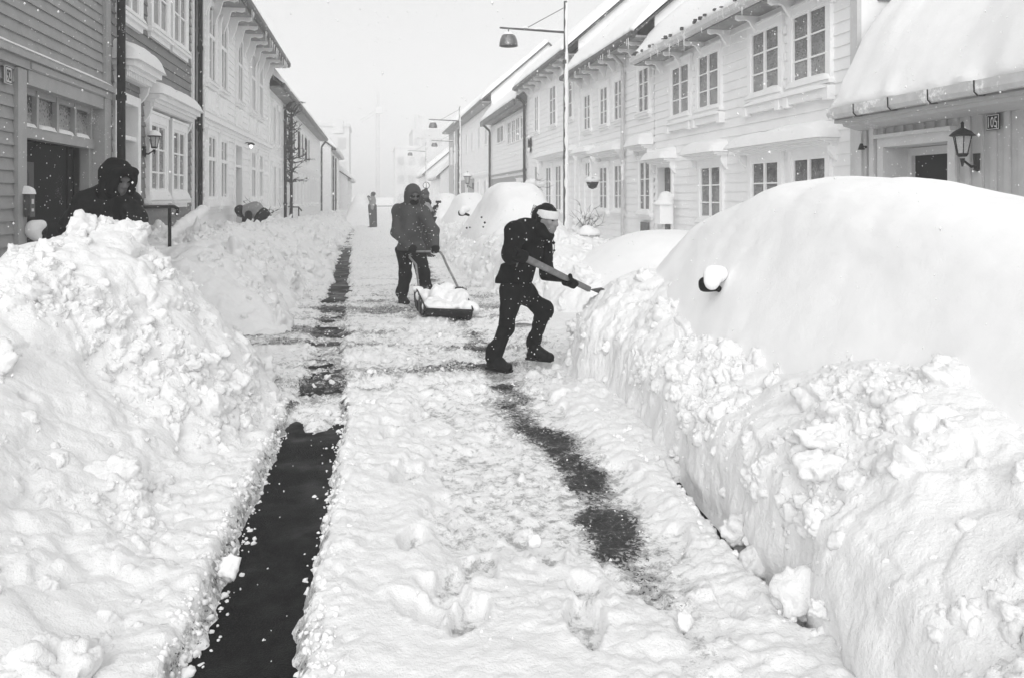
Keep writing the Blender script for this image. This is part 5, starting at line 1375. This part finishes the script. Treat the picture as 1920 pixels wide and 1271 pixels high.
def boot(ank, toe_dir, s=1.0, sole_drop=.11, L=.2, pitch=0.0, knee=None):
    a = V3(ank); sh = (V3(knee) - a).normalized() * .11 if knee is not None else Vector((0, 0, .12)); f = V3(toe_dir); f.z = 0; f.normalize(); r = f.cross(Vector((0, 0, 1)))
    def p(x, y, z): return a + r * x + f * (y * math.cos(pitch) + z * math.sin(pitch)) * s + Vector((0, 0, 1)) * (z * math.cos(pitch) - y * math.sin(pitch)) * s
    d = -sole_drop
    return [('c', a + sh, .060 * s, p(0, 0, 0), .056 * s), ('e', p(0, -.015, d + .04), (.046 * s, .055 * s, .05 * s), rotm(f, (0, 0, 1))), ('c', p(0, .0, -.02), .056 * s, p(0, .10, d + .05), .05 * s),
            ('c', p(0, .09, d + .045), .048 * s, p(0, .17, d + .038), .042 * s)], \
           [('b', p(0, .065, d + .008), (.048 * s, .135 * s, .014 * s), rotm((f.x * math.cos(pitch), f.y * math.cos(pitch), -math.sin(pitch)), (0, 0, 1)), .012)]

def snow_specks(root, O, n, seed, r=.0035, names=('jacket', 'trousers', 'hood', 'hair', 'sleeve')):
    """flakes that have settled on the clothes"""
    bpy.context.view_layer.update(); rr = random.Random(seed); mb = MB(); pts = []
    for ch in root.children:
        if ch.name.split('.')[0] in names: pts += [(v.co.copy(), v.normal.copy()) for v in ch.data.vertices]
    for co, no in rr.sample(pts, min(n, len(pts))):
        q = r * rr.uniform(.5, 1.4); c = co + no * q * .4
        mb.lathe([(0, -q), (q, 0), (0, q)], c, 4)
    tag(mb.build('snow_specks', M['powder'], root, smooth=True), kind='stuff')

# ---------------------------------------------------------------- the striding shoveller in black (woman with white headband)
D0 = 7.1
def shoveller():
    O = at(965, 690, D0); O.z = 0.03
    root = tag(empty('person', O), 'person in black with a white headband, striding to dig into the snow berm', 'person', 'people clearing snow')
    F = at(1040, 430, D0) - at(1000, 430, D0 + .16); F.z = 0; F.normalize()
    hc = at(1027, 411, 7.02); hf = F + Vector((0, 0, -.20))
    hp, p, m = head(hc, hf, Vector((0, 0, 1)) + F * .15, .98)
    neck, chest, belly, pelv = at(1004, 440, 7.05), at(992, 458, 7.05), at(975, 505, 7.1), at(968, 540, 7.12)
    nsh, fsh = at(966, 433, 6.86), at(1018, 440, 7.24)
    nel, nha = at(962, 483, 6.74), at(975, 479, 6.66); nel = at(957, 476, 6.80)
    fel, fha = at(1026, 516, 7.30), at(1071, 526, 7.10)
    nha = at(977, 481, 6.62)
    nhip, fhip = at(958, 550, 7.02), at(985, 550, 7.26)
    nkn, nan = at(949, 612, 6.98), at(925, 668, 6.98)
    fkn, fan = at(1019, 584, 7.30), at(1000, 648, 7.46)
    body = hp + cones([hc + Vector((0, 0, -.03)), neck, chest], [.055, .055, .09]) + cones([chest, belly, pelv], [.10, .10, .11]) + cones([nsh, nel, nha], [.045, .036, .026]) + cones([fsh, fel, fha], [.045, .036, .026]) + cones([nhip, nkn, nan], [.07, .05, .038]) + cones([fhip, fkn, fan], [.07, .05, .038]) + cones([nsh, chest, fsh], [.05, .09, .05])
    solid('body', body, M['skin'], root, O, .0085, .022)
    eyes(root, O, p, .98)
    up = Vector((0, 0, 1))
    hem_b, hem_f = at(943, 527, 7.04), at(990, 530, 7.15)
    jac = cones([nsh + up * -.01, nel, at(968, 481, 6.70)], [.082, .078, .055]) + cones([fsh, fel, at(1062, 528, 7.14)], [.075, .066, .05])
    jac += cones([at(985, 442, 7.05), at(988, 470, 7.08), at(975, 505, 7.1)], [.128, .138, .125]) + cones([at(975, 505, 7.1), at(968, 526, 7.12)], [.125, .138]) + cones([nsh, at(992, 440, 7.05), fsh], [.085, .13, .08])
    jac += [('c', at(1003, 430, 7.05), .075, at(1014, 430, 7.03), .075), ('e', at(988, 425, 7.08), (.09, .09, .06)), ('c', at(972, 428, 6.96), .065, at(1000, 422, 7.02), .06), ('c', at(955, 515, 7.02), .11, at(940, 527, 7.04), .055)]
    jac += [('c', at(1013, 424, 7.0), .05, at(1033, 440, 7.0), .03), ('c', at(1020, 440, 7.03), .05, at(1032, 445, 7.02), .028)]
    solid('jacket', jac, M['black_cloth'], root, O, .011, .035, .022, 7, 3, cut=lambda P: (at(0, 530, D0).z) - P[..., 2])
    col = cones([at(998, 424, 7.06), at(1012, 432, 6.98), at(1032, 444, 6.98)], [.06, .062, .022]) + cones([at(1000, 420, 7.14), at(1034, 443, 7.1)], [.05, .022])
    solid('collar', col, M['black_cloth'], root, O, .010, .03, .006, 12, 5)
    mb = MB(); mb.tube([at(1036, 448, 6.98) - O, at(1039, 458, 6.98) - O, at(1039, 470, 6.98) - O, at(1035, 482, 6.98) - O], .0035, 5); mb.lathe([(0, -.012), (.011, -.004), (.011, .004), (0, .012)], at(1039, 470, 6.98) - O, 6); mb.lathe([(0, -.016), (.014, -.004), (.014, .008), (0, .016)], at(1038, 456, 6.98) - O, 6); mb.build('drawstring', M['black_cloth'], root)
    mb = MB(); mb.tube([at(972, 490, 6.90) - O, at(968, 501, 6.90) - O], .006, 6); mb.build('zip_tag', M['handle_metal'], root)
    tr = cones([nhip, nkn, nan], [.094, .068, .056]) + cones([fhip, fkn, fan], [.094, .070, .056]) + [('c', nhip, .108, fhip, .108), ('e', pelv, (.135, .135, .12)), ('c', nan, .064, at(927, 655, 6.98), .068), ('c', at(1000, 641, 7.45), .07, at(1003, 634, 7.44), .066), ('e', at(1022, 581, 7.3), (.07, .07, .08))]
    solid('trousers', tr, M['trouser'], root, O, .010, .04, .02, 8, 7)
    for an, td, sd in ((nan + Vector((0, 0, .015)), at(952, 694, 6.80) - at(915, 680, 6.95), nkn), (fan + Vector((0, 0, .0)), at(1035, 665, 7.38) - at(995, 660, 7.48), fkn)):
        b, so = boot(an, td, 1.0, .128, knee=sd)
        bo = solid('boot', b, M['boot'], root, O, .009, .025, .006, 20, 2); solid('sole', so, M['car_dark'], bo, O, .009, .01)
    ax = at(1072, 527, 7.1) - at(972, 478, 6.64)
    ax.normalize()
    solid('glove', hand(at(968, 482, 6.74), at(975, 479.5, 6.645), ax, .02, at(975, 470, 6.5) - at(975, 479, 6.645), 1.1), M['glove'], root, O, .006, .012)
    solid('glove', hand(at(1060, 529, 7.16), at(1071, 526.5, 7.095), ax, .02, at(1071, 536, 7.0) - at(1071, 526, 7.095), 1.1), M['glove'], root, O, .006, .012)
    # hair gathered at the back, white headband
    ha = [('e', p(0, -.025, .035), (.086, .105, .102), m), ('e', p(0, -.10, .03), (.06, .05, .07), m), ('e', p(0, -.135, .0), (.045, .035, .07), m), ('c', p(0, -.12, -.02), .05, p(0, -.10, -.11), .045), ('c', p(-.07, -.03, .0), .03, p(-.06, -.04, -.11), .025), ('c', p(.07, -.03, .0), .03, p(.06, -.04, -.11), .025)]
    solid('hair', ha, M['hair'], root, O, .009, .025, .008, 22, 4, cut=lambda P: np.where(((P - np.array(p(0, .045, 0))) @ m[:, 1]) > 0, ((P - np.array(p(0, 0, .06))) @ -m[:, 2]), -1.0))
    mb = MB(); n_ = 28; rows = []
    for (z, g_) in ((.008, .0), (.012, .008), (.045, .011), (.076, .008), (.082, .0)):
        rr = math.sqrt(max(0, 1 - ((z - .03) / .125) ** 2)); row = []
        for k in range(n_ + 1):
            t = 2 * math.pi * k / n_
            q = p((.084 * rr + g_) * math.cos(t), -.012 + (.107 * rr + g_ * 1.0) * math.sin(t), z + .004 * math.sin(t)) - O; row.append(tuple(q))
        rows.append(row)
    mb.grid(rows); mb.build('headband', M['band'], root, smooth=True)
    mb = MB(); rr_ = random.Random(4)
    for i in range(5):
        a = p(rr_.uniform(-.03, .03), -.13, .08) - O; mb.tube([a, a + Vector((-.05, 0, .02 - .015 * i)), a + Vector((-.07, 0, -.04 - .01 * i)), a + Vector((-.05, 0, -.09))], [.0035, .003, .003, .001], 4)
    mb.build('loose_hair', M['hair'], root)
    snow_specks(root, O, 150, 1, .0042)
    # the shovel she holds
    s0, s1 = at(968, 476, 6.625), at(1099, 540, 7.25); dv = (s1 - s0).normalized()
    sh = tag(empty('snow_shovel', s0), 'wooden handled shovel held by the striding person, its blade in the snow', 'shovel', 'shovels in use')
    mb = MB(); side = dv.cross(up).normalized(); nn = side.cross(dv)
    def rect(q, w, h_): return [q + side * w + nn * h_, q - side * w + nn * h_, q - side * w - nn * h_, q + side * w - nn * h_]
    a, b = Vector((0, 0, 0)), s1 - s0 + dv * .05; ra, rb = rect(a, .018, .028), rect(b, .016, .022)
    mb.add(ra + rb, [(0, 1, 2, 3), (4, 7, 6, 5), (0, 4, 5, 1), (1, 5, 6, 2), (2, 6, 7, 3), (3, 7, 4, 0)]); mb.build('shaft', M['wood'], sh)
    mb = MB(); ra, rb = rect(a - dv * .02, .022, .033), rect(a + dv * .09, .020, .031); mb.add(ra + rb, [(0, 1, 2, 3), (4, 7, 6, 5), (0, 4, 5, 1), (1, 5, 6, 2), (2, 6, 7, 3), (3, 7, 4, 0)]); mb.build('grip', M['glove'], sh)
    mb = MB(); rows = [[tuple(b + dv * (.0 + .3 * i / 5) + side * (-.13 + .26 * k / 6) + nn * (.03 * abs(k - 3) / 3 + .02 * (i / 5) ** 2)) for k in range(7)] for i in range(6)]
    mb.grid(rows); mb.build('blade', M['handle_metal'], sh, smooth=True)
shoveller()

# ---------------------------------------------------------------- man pushing the snow scoop
def scooper():
    d = 11.7; O = at(775, 570, d); O.z = .03
    root = tag(empty('person', O), 'man in a hooded grey jacket pushing a loaded snow scoop down the street', 'person', 'people clearing snow')
    F = (at(800, 400, d - .9) - at(770, 400, d)); F.z = 0; F.normalize(); up = Vector((0, 0, 1))
    hc = at(775, 367, 11.58); hp, p, m = head(hc, F + Vector((.15, -.05, -.28)), up + F * .12, 1.0)
    neck, chest, pelv = at(773, 383, 11.68), at(770, 405, 11.68), at(770, 464, 11.75)
    ls, rs = at(747, 397, 11.75), at(793, 397, 11.62)
    le, lh = at(743, 437, 11.62), at(771, 469, 11.32); re, rh = at(812, 434, 11.5), at(818, 469, 11.28)
    lhip, rhip = at(758, 472, 11.75), at(782, 472, 11.70); lk, la = at(760, 514, 11.62), at(754, 552, 11.75); rk, ra = at(795, 514, 11.5), at(803, 556, 11.62)
    body = hp + cones([hc, neck, chest, pelv], [.055, .055, .11, .12]) + cones([ls, le, lh], [.05, .04, .028]) + cones([rs, re, rh], [.05, .04, .028]) + cones([lhip, lk, la], [.075, .055, .04]) + cones([rhip, rk, ra], [.075, .055, .04]) + cones([ls, chest, rs], [.055, .1, .055])
    solid('body', body, M['skin_dark'], root, O, .0095, .022); eyes(root, O, p, 1.0)
    jac = cones([ls, le, at(766, 463, 11.36)], [.088, .08, .062]) + cones([rs, re, at(816, 462, 11.33)], [.086, .078, .062]) + cones([at(770, 402, 11.68), at(769, 430, 11.70), at(768, 466, 11.73)], [.155, .17, .175]) + cones([ls, at(771, 396, 11.68), rs], [.095, .14, .095]) + [('c', at(773, 388, 11.66), .09, at(774, 378, 11.62), .085), ('c', at(758, 468, 11.73), .13, at(782, 468, 11.7), .13)]
    solid('jacket', jac, M['grey_jacket'], root, O, .012, .045, .026, 6, 13, cut=lambda P: at(0, 469.5, 11.7).z - P[..., 2])
    hood = [('e', p(0, -.03, .03), (.122, .135, .142), m), ('c', p(0, -.04, -.05), .12, p(0, -.05, -.14), .11), ('e-', p(0, .13, -.018), (.074, .12, .088), m)]
    solid('hood', hood, M['grey_jacket'], root, O, .010, .035, .007, 10, 14)
    solid('face_scarf', [('e', p(0, .045, -.075), (.07, .075, .055), m)], M['black_cloth'], root, O, .01, .02, .005, 12, 3)
    g_ = [('e', p(q * .034, .085, .01), (.036, .022, .024), m) for q in (-1, 1)]; solid('goggles', g_, M['car_dark'], root, O, .006, .012)
    tr = cones([lhip, lk, la], [.115, .092, .085]) + cones([rhip, rk, ra], [.115, .094, .088]) + [('c', lhip, .125, rhip, .125), ('c', pelv, .14, pelv + Vector((0, 0, -.05)), .14), ('c', at(753, 545, 11.74), .098, at(754, 541, 11.74), .09)]
    solid('trousers', tr, M['trouser'], root, O, .012, .04, .026, 7, 17)
    for an, td in ((la + Vector((0, 0, -.02)), at(771, 570, 11.4) - at(752, 565, 11.7)), (ra + Vector((0, 0, -.0)), F)):
        b, so = boot(an, td, 1.1, .12); bo = solid('boot', b, M['boot'], root, O, .011, .025); solid('sole', so, M['car_dark'], bo, O, .011, .01)
    ax = at(818, 470, 11.28) - at(771, 470, 11.32)
    solid('glove', hand(at(767, 464, 11.36), at(774, 470, 11.32), ax, .018, F * -.3 + up * .6 - ax * .2, 1.2), M['glove'], root, O, .0075, .014)
    solid('glove', hand(at(816, 463, 11.34), at(817, 470, 11.28), ax, .018, F * -.3 + up * .6, 1.2), M['glove'], root, O, .0075, .014)
    snow_specks(root, O, 150, 2, .006)
    # ---- the scoop: pan, tube handle, snow load
    BL, BR = at(776, 560, 11.15), at(866, 556, 10.95); FL, FR = at(797, 588, 10.15), at(886, 585, 10.02)
    sc = tag(empty('snow_scoop', (BL + FR) / 2), 'dark push scoop heaped with snow, in front of the man in grey', 'snow scoop'); S = sc.location
    up = Vector((0, 0, 1)); zt = .24
    def lv(q, z): return Vector((q.x, q.y, z)) - S
    mb = MB(); n_ = 8
    prof = [(0, .36), (.02, .30), (.06, .16), (.16, .075), (.4, .05), (.7, .05), (.9, .065), (1.0, .12), (1.03, .185)]
    rows = [[tuple(lv(BL.lerp(FL, t).lerp(BR.lerp(FR, t), k / 6), z)) for k in range(7)] for t, z in prof]
    mb.grid(rows)
    for A, B in ((BL, FL), (BR, FR)):
        top = [(0, .37), (.1, .36), (.4, .32), (.7, .26), (1.03, .19)]
        for i in range(len(top) - 1):
            (t0, z0), (t1, z1) = top[i], top[i + 1]
            b0 = np.interp(t0, [q[0] for q in prof], [q[1] for q in prof]); b1 = np.interp(t1, [q[0] for q in prof], [q[1] for q in prof])
            mb.quad(lv(A.lerp(B, t0), b0), lv(A.lerp(B, t1), b1), lv(A.lerp(B, t1), z1), lv(A.lerp(B, t0), z0))
    pan = mb.build('pan', M['scoop'], sc, smooth=True)
    md = pan.modifiers.new('thickness', 'SOLIDIFY'); md.thickness = .012
    h1, h2 = at(768, 472, 11.33) - S, at(827, 472, 11.26) - S
    b1, b2 = lv(BL.lerp(BR, .1), .36), lv(BL.lerp(BR, .92), .36)
    k1, k2 = at(783, 492, 11.2) - S, at(835, 488, 11.15) - S; m1, m2 = at(780, 497, 11.22) - S, at(837, 496, 11.12) - S
    mb = MB(); mb.tube([b1, b1.lerp(m1, .5), m1, h1 + Vector((.0, 0, -.08)), h1 + Vector((.02, 0, -.01)), h1.lerp(h2, .08), h1.lerp(h2, .92), h2 + Vector((-.01, 0, -.01)), h2 + Vector((.03, 0, -.07)), m2, b2.lerp(m2, .5), b2, b2 + Vector((.12, -.03, -.03))], .0165, 10); mb.build('handle', M['handle_metal'], sc, smooth=True)
    def ctr(t, k, z): return BL.lerp(FL, t).lerp(BR.lerp(FR, t), k) * 1.0 * Vector((1, 1, 0)).length / math.sqrt(2) if False else Vector((*BL.lerp(FL, t).lerp(BR.lerp(FR, t), k).xy, z))
    lo = [('e', ctr(.25, .2, .24), (.14, .2, .12)), ('e', ctr(.3, .5, .27), (.2, .22, .13)), ('e', ctr(.35, .8, .25), (.18, .22, .12)), ('e', ctr(.62, .3, .18), (.18, .22, .10)), ('e', ctr(.66, .7, .18), (.22, .22, .10)), ('e', ctr(.8, .96, .17), (.10, .14, .07)), ('e', ctr(.12, .08, .33), (.08, .1, .05)), ('e', ctr(.84, .5, .2), (.26, .14, .05)), ('e', ctr(.25, .66, .35), (.1, .1, .08)), ('e', ctr(.5, .9, .24), (.12, .16, .10)), ('e', ctr(.28, .38, .36), (.08, .09, .06))]
    solid('snow_load', lo, M['powder'], sc, S, .013, .03, .07, 6, 21)
scooper()

# ---------------------------------------------------------------- hooded man behind the big heap
def doorman():
    d = 6.95; O = at(205, 420, d); O.z = .1
    root = tag(empty('person', O), 'man in a black hooded jacket behind the tall snow heap by the doorway', 'person', 'people clearing snow')
    up = Vector((0, 0, 1)); F = Vector((.75, -.66, 0)).normalized(); side = F.cross(up)
    hc = at(222, 338, 6.85); hp, p, m = head(hc, F + Vector((0.1, 0, -.35)), up + F * .1, 1.02)
    neck, chest, pelv = at(212, 360, 6.95), at(203, 395, 7.0), at(203, 480, 7.05)
    ls, rs = at(165, 385, 6.95), at(240, 379, 6.98); le, lh = at(137, 425, 6.95), at(165, 455, 6.7); re, rh = at(253, 411, 6.9), at(240, 434, 6.68)
    feet = [(at(188, 500, 7.05), at(185, 600, 7.05)), (at(220, 500, 7.05), at(225, 600, 7.0))]
    body = hp + cones([hc, neck, chest, pelv], [.055, .06, .13, .13]) + cones([ls, le, lh], [.055, .042, .03]) + cones([rs, re, rh], [.055, .042, .03]) + cones([ls, chest, rs], [.06, .12, .06])
    legs = []
    for sg in (-1, 1):
        hip = pelv + side * .1 * sg; kn = Vector((hip.x, hip.y, .55)); an = Vector((hip.x, hip.y, .18)); body += cones([hip, kn, an], [.08, .06, .045]); legs += cones([hip, kn, an], [.115, .09, .08])
        b, so = boot(an, F, 1.1, .12)
        bo = solid('boot', b, M['boot'], root, O, .014, .03)
    solid('body', body, M['skin_dark'], root, O, .0095, .022); eyes(root, O, p, 1.02)
    jac = cones([ls, le, at(160, 450, 6.74)], [.12, .11, .09]) + cones([rs, re, at(243, 430, 6.70)], [.105, .095, .07]) + cones([at(205, 392, 6.98), at(203, 420, 7.0), at(203, 470, 7.03)], [.19, .20, .20]) + cones([ls, at(206, 378, 6.96), rs], [.115, .16, .11]) + [('c', at(212, 366, 6.93), .11, at(218, 358, 6.88), .10)]
    solid('jacket', jac, M['black_cloth2'], root, O, .013, .05, .028, 6, 23)
    solid('trousers', legs + [('e', pelv, (.17, .17, .13))], M['trouser'], root, O, .016, .04, .012, 8, 24)
    hood = [('e', p(0, -.04, .035), (.135, .15, .15), m), ('c', p(0, -.03, -.06), .125, p(0, -.06, -.15), .12), ('e-', p(0, .145, -.02), (.078, .13, .098), m), ('c', p(.09, .07, .08), .03, p(.095, .06, -.09), .03), ('c', p(-.09, .07, .08), .03, p(-.095, .06, -.09), .03), ('c', p(-.08, .08, .1), .03, p(.08, .08, .1), .03)]
    solid('hood', hood, M['black_cloth'], root, O, .010, .035, .012, 14, 25)
    ax = Vector((.3, -.2, 1)).normalized()
    snow_specks(root, O, 110, 3, .0045)
    solid('glove', hand(at(243, 431, 6.69), at(239, 437, 6.64), ax, .018, side * 1.0, 1.15), M['glove'], root, O, .008, .014)
    solid('glove', hand(at(161, 451, 6.73), at(168, 458, 6.66), ax, .018, side * -1.0, 1.15), M['glove'], root, O, .008, .014)
doorman()

# ---------------------------------------------------------------- person bending over by the white house door
def bender():
    d = 19.6; O = at(478, 415, d); O.z = .35
    root = tag(empty('person', O), 'person bending forward at the door of the white bracketed house, pale jacket and dark trousers', 'person', 'people clearing snow')
    hp_, hd = at(491, 404, d), at(453, 398, d - .05); up = Vector((0, 0, 1)); F = (hd - hp_).normalized()
    hp, p, m = head(hd + F * .04, F * .6 + up * -.8, F + up * .5, 1.05)
    ch = at(464, 396, d)
    hands = [(at(466, 402, d - .2), at(466, 410, d - .25), at(463, 418, d - .25)), (at(464, 402, d + .2), at(460, 410, d + .2), at(457, 418, d + .2))]
    legs = [(at(490, 406, d - .1), at(483, 420, d - .1), at(485, 437, d - .1)), (at(491, 406, d + .1), at(487, 420, d + .12), at(489, 437, d + .12))]
    body = hp + cones([hd, ch, hp_], [.06, .12, .13]); jac = cones([ch, at(478, 394, d), hp_], [.17, .19, .17]); tr = [('e', hp_, (.2, .2, .19))]; slv = []
    for a in hands: body += cones(list(a), [.05, .04, .03]); slv += cones(list(a), [.085, .075, .06])
    for a in legs: body += cones(list(a), [.08, .06, .045]); tr += cones(list(a), [.12, .10, .085])
    solid('body', body, M['skin_dark'], root, O, .013, .025)
    solid('jacket', jac, M['grey_vest'], root, O, .02, .05, .02, 5, 31); [solid('sleeve', slv[i * 2:i * 2 + 2], M['black_cloth'], root, O, .018, .04, .01, 6, 3) for i in range(2)]
    solid('trousers', tr, M['trouser'], root, O, .02, .05, .015, 5, 33)
    solid('hair', [('e', p(0, -.03, .03), (.105, .125, .12), m), ('c', p(0, -.03, .0), .10, p(0, .02, -.12), .07), ('c', ch, .12, hd, .10)], M['hair'], root, O, .015, .03, .015, 9, 5)
    for a in hands: solid('glove', hand(a[1].lerp(a[2], .9), a[2], F, .02, up, 1.2), M['glove'], root, O, .011, .014)
    for a in legs:
        b, so = boot(a[2] + Vector((0, 0, .05)), F, 1.1, .12); solid('boot', b, M['boot'], root, O, .018, .03)
bender()

# ---------------------------------------------------------------- person half hidden behind the scooper, with a shovel
def hidden():
    d = 20.6; O = at(795, 440, d); O.z = .05
    root = tag(empty('person', O), 'person in a knit hat half hidden behind the man with the scoop', 'person', 'people clearing snow')
    up = Vector((0, 0, 1)); F = Vector((.9, -.4, 0)).normalized()
    hc = at(797, 368, d); hp, p, m = head(hc, F + up * -.3, up, 1.05)
    ch, pe = at(795, 389, d), at(794, 425, d)
    arms = [(at(801, 386, d - .2), at(808, 396, d - .25), at(817, 391, d - .35)), (at(790, 386, d + .15), at(800, 398, d), at(813, 402, d - .3))]
    body = hp + cones([hc, at(796, 379, d), ch, pe], [.055, .06, .13, .12]); jac = cones([at(796, 384, d), ch, pe], [.15, .17, .17]); legs = []; slv = []
    for a in arms: body += cones(list(a), [.05, .04, .03]); slv += cones(list(a), [.085, .07, .06])
    for s_ in (-.1, .1):
        hip = pe + Vector((s_, 0, 0)); an = Vector((hip.x, hip.y, .15)); body += cones([hip, an], [.08, .05]); legs += cones([hip, an], [.12, .09])
        b, so = boot(an, F, 1.1, .12); solid('boot', b, M['boot'], root, O, .02, .03)
    solid('body', body, M['skin_dark'], root, O, .013, .025)
    solid('jacket', jac, M['black_cloth'], root, O, .018, .05, .015, 5, 41); solid('trousers', legs, M['trouser'], root, O, .02, .03); [solid('sleeve', slv[i * 2:i * 2 + 2], M['grey_vest'], root, O, .016, .03, .01, 6, 2) for i in range(2)]
    solid('knit_hat', [('e', p(0, -.02, .06), (.105, .12, .10), m), ('e', p(0, -.02, .17), (.045, .045, .04), m)], M['grey_jacket'], root, O, .013, .03, .008, 20, 3, cut=lambda P: at(0, 366, d).z - P[..., 2])
    solid('scarf', [('c', at(790, 380, d), .11, at(801, 380, d - .1), .11), ('c', at(792, 376, d), .12, at(800, 384, d - .1), .1)], M['hair'], root, O, .015, .04, .03, 10, 6)
    s0, s1 = at(822, 379, d - .3), at(811, 407, d - .5)
    for a in arms: solid('glove', hand(a[1].lerp(a[2], .85), a[2], s1 - s0, .02, up, 1.25), M['glove'], root, O, .011, .014)
    sh = tag(empty('snow_shovel', s0), 'dark shovel held upright by the half hidden person in the knit hat', 'shovel', 'shovels in use'); mb = MB(); mb.tube([(0, 0, 0), s1 - s0], .022, 8); mb.build('shaft', M['bark'], sh, smooth=True)
    mb = MB(); dv = (s1 - s0).normalized(); sd = Vector((.97, -.2, 0)); mb.tube([sd * -.07, sd * .07], .03, 8); mb.build('grip', M['iron'], sh)
    mb = MB(); b = s1 - s0; mb.grid([[tuple(b + dv * .3 * i / 4 + sd * (-.12 + .24 * k / 4)) for k in range(5)] for i in range(5)]); mb.build('blade', M['bark'], sh)
hidden()

# ---------------------------------------------------------------- far person with an arm raised
def far_person():
    d = 41; O = at(697, 402, d); O.z = .05
    root = tag(empty('person', O), 'distant standing person with one arm raised, pale in the falling snow', 'person', 'people clearing snow')
    up = Vector((0, 0, 1)); F = Vector((-.9, -.4, 0)).normalized(); hc = at(699, 366, d); hp, p, m = head(hc, F, up, 1.1)
    ch, pe = at(698.5, 376, d), at(698, 387, d)
    arms = [(at(696.5, 373, d - .1), at(693.5, 375.5, d - .2), at(691, 370, d - .2)), (at(701, 373, d), at(702, 380, d), at(700, 386, d - .1))]
    body = hp + cones([hc, ch, pe], [.06, .14, .13]); co = cones([at(698.5, 372, d), ch, at(698, 390, d)], [.13, .16, .15]); tr = []
    for a in arms: body += cones(list(a), [.05, .04, .03]); co += cones(list(a), [.08, .065, .055])
    for s_ in (-.09, .1):
        hip = pe + Vector((s_, 0, 0)); an = Vector((hip.x + .05, hip.y, .12)); body += cones([hip, an], [.08, .05]); tr += cones([hip, an], [.13, .1]); b, so = boot(an, F, 1.15, .12); solid('boot', b, M['boot'], root, O, .025, .03)
    solid('body', body, M['skin_dark'], root, O, .016, .03); solid('coat', co, M['grey_vest'], root, O, .025, .05, .01, 4, 2); solid('trousers', tr, M['grey_jacket'], root, O, .025, .03)  # light coat colour stands in for some of the haze at this distance
    solid('cap', [('e', p(0, -.02, .05), (.11, .13, .11), m)], M['grey_jacket'], root, O, .02, .03)
    for a in arms: solid('glove', hand(a[1].lerp(a[2], .85), a[2], F, .015, up, 1.25), M['glove'], root, O, .013, .012)
far_person()
# ================================================================== daylight, haze and falling snow
w = bpy.data.worlds.new("World"); SC.world = w; w.use_nodes = True
nt = w.node_tree; bg = nt.nodes['Background']
SUN_EL, SUN_AZ = R(33), R(197)
sky = nt.nodes.new('ShaderNodeTexSky'); sky.sky_type = 'NISHITA'; sky.sun_disc = False; sky.sun_elevation = SUN_EL; sky.sun_rotation = SUN_AZ; sky.air_density = 1.0; sky.dust_density = 3.0; sky.ozone_density = 1.0
bw = nt.nodes.new('ShaderNodeRGBToBW'); nt.links.new(sky.outputs[0], bw.inputs[0])
mx = nt.nodes.new('ShaderNodeMix'); mx.data_type = 'RGBA'; mx.inputs['Factor'].default_value = .75     # overcast: an almost even grey sheet of cloud
nt.links.new(bw.outputs[0], mx.inputs[6]); mx.inputs[7].default_value = (4.8, 4.8, 4.8, 1)
nt.links.new(mx.outputs[2], bg.inputs[0]); bg.inputs[1].default_value = .15
sd = bpy.data.lights.new('sun', 'SUN'); sd.energy = 1.45; sd.angle = R(60); sd.color = (1, 1, 1)
so = bpy.data.objects.new('sun', sd); COL.objects.link(so)
dirv = Vector((math.sin(SUN_AZ) * math.cos(SUN_EL), math.cos(SUN_AZ) * math.cos(SUN_EL), math.sin(SUN_EL)))
so.rotation_euler = dirv.to_track_quat('Z', 'Y').to_euler(); so.location = (0, 0, 40)
SC.view_settings.exposure = 0.31

hz = MB(); hz.box(-60, 60, -25, 175, -2.2, 27)
hm = bpy.data.materials.new('haze'); hm.use_nodes = True; hn = hm.node_tree; hn.nodes.remove(hn.nodes['Principled BSDF'])
pv = hn.nodes.new('ShaderNodeVolumePrincipled'); pv.inputs['Color'].default_value = g(.995); pv.inputs['Density'].default_value = .0050; pv.inputs['Anisotropy'].default_value = 0.0
hn.links.new(pv.outputs[0], hn.nodes['Material Output'].inputs['Volume'])
tag(hz.build('haze', hm), 'falling snow haze filling the street', 'haze', kind='stuff')

rng = np.random.default_rng(29)
def flakes(n, d0, d1, r0, r1):
    # spread evenly through the air of the street ahead of the lens, nothing closer than d0
    out = []
    while len(out) < n:
        q = rng.uniform((-7, .8, .0), (9, d1, 9), (n * 4, 3)); D = np.linalg.norm(q - np.array([0, 0, 1.6]), axis=1)
        q = q[(D > d0) & (D < d1) & (np.abs(q[:, 0]) < q[:, 1] * 1.1 + .5)]
        out += list(q)
    P = np.array(out[:n]); r = rng.uniform(r0, r1, n) * rng.choice([1, 1, 1, 1.6], n)
    return P, r
A = [flakes(22000, 2.6, 11, .0016, .0040), flakes(24000, 9, 28, .003, .0065)]
P = np.concatenate([a[0] for a in A]); r = np.concatenate([a[1] for a in A])
oc = np.array([(1, 0, 0), (-1, 0, 0), (0, 1, 0), (0, -1, 0), (0, 0, 1.25), (0, 0, -1.25)], float)
of = np.array([(0, 2, 4), (2, 1, 4), (1, 3, 4), (3, 0, 4), (2, 0, 5), (1, 2, 5), (3, 1, 5), (0, 3, 5)])
jit = rng.uniform(.7, 1.3, (len(P), 6, 1))
V = (P[:, None, :] + oc[None] * r[:, None, None] * jit).reshape(-1, 3)
F = (of[None] + 6 * np.arange(len(P))[:, None, None]).reshape(-1, 3)
tag(link('falling_snow', mesh_np('falling_snow', V, F), M['powder']), 'white snowflakes falling through the air of the street', 'snowflakes', kind='stuff')
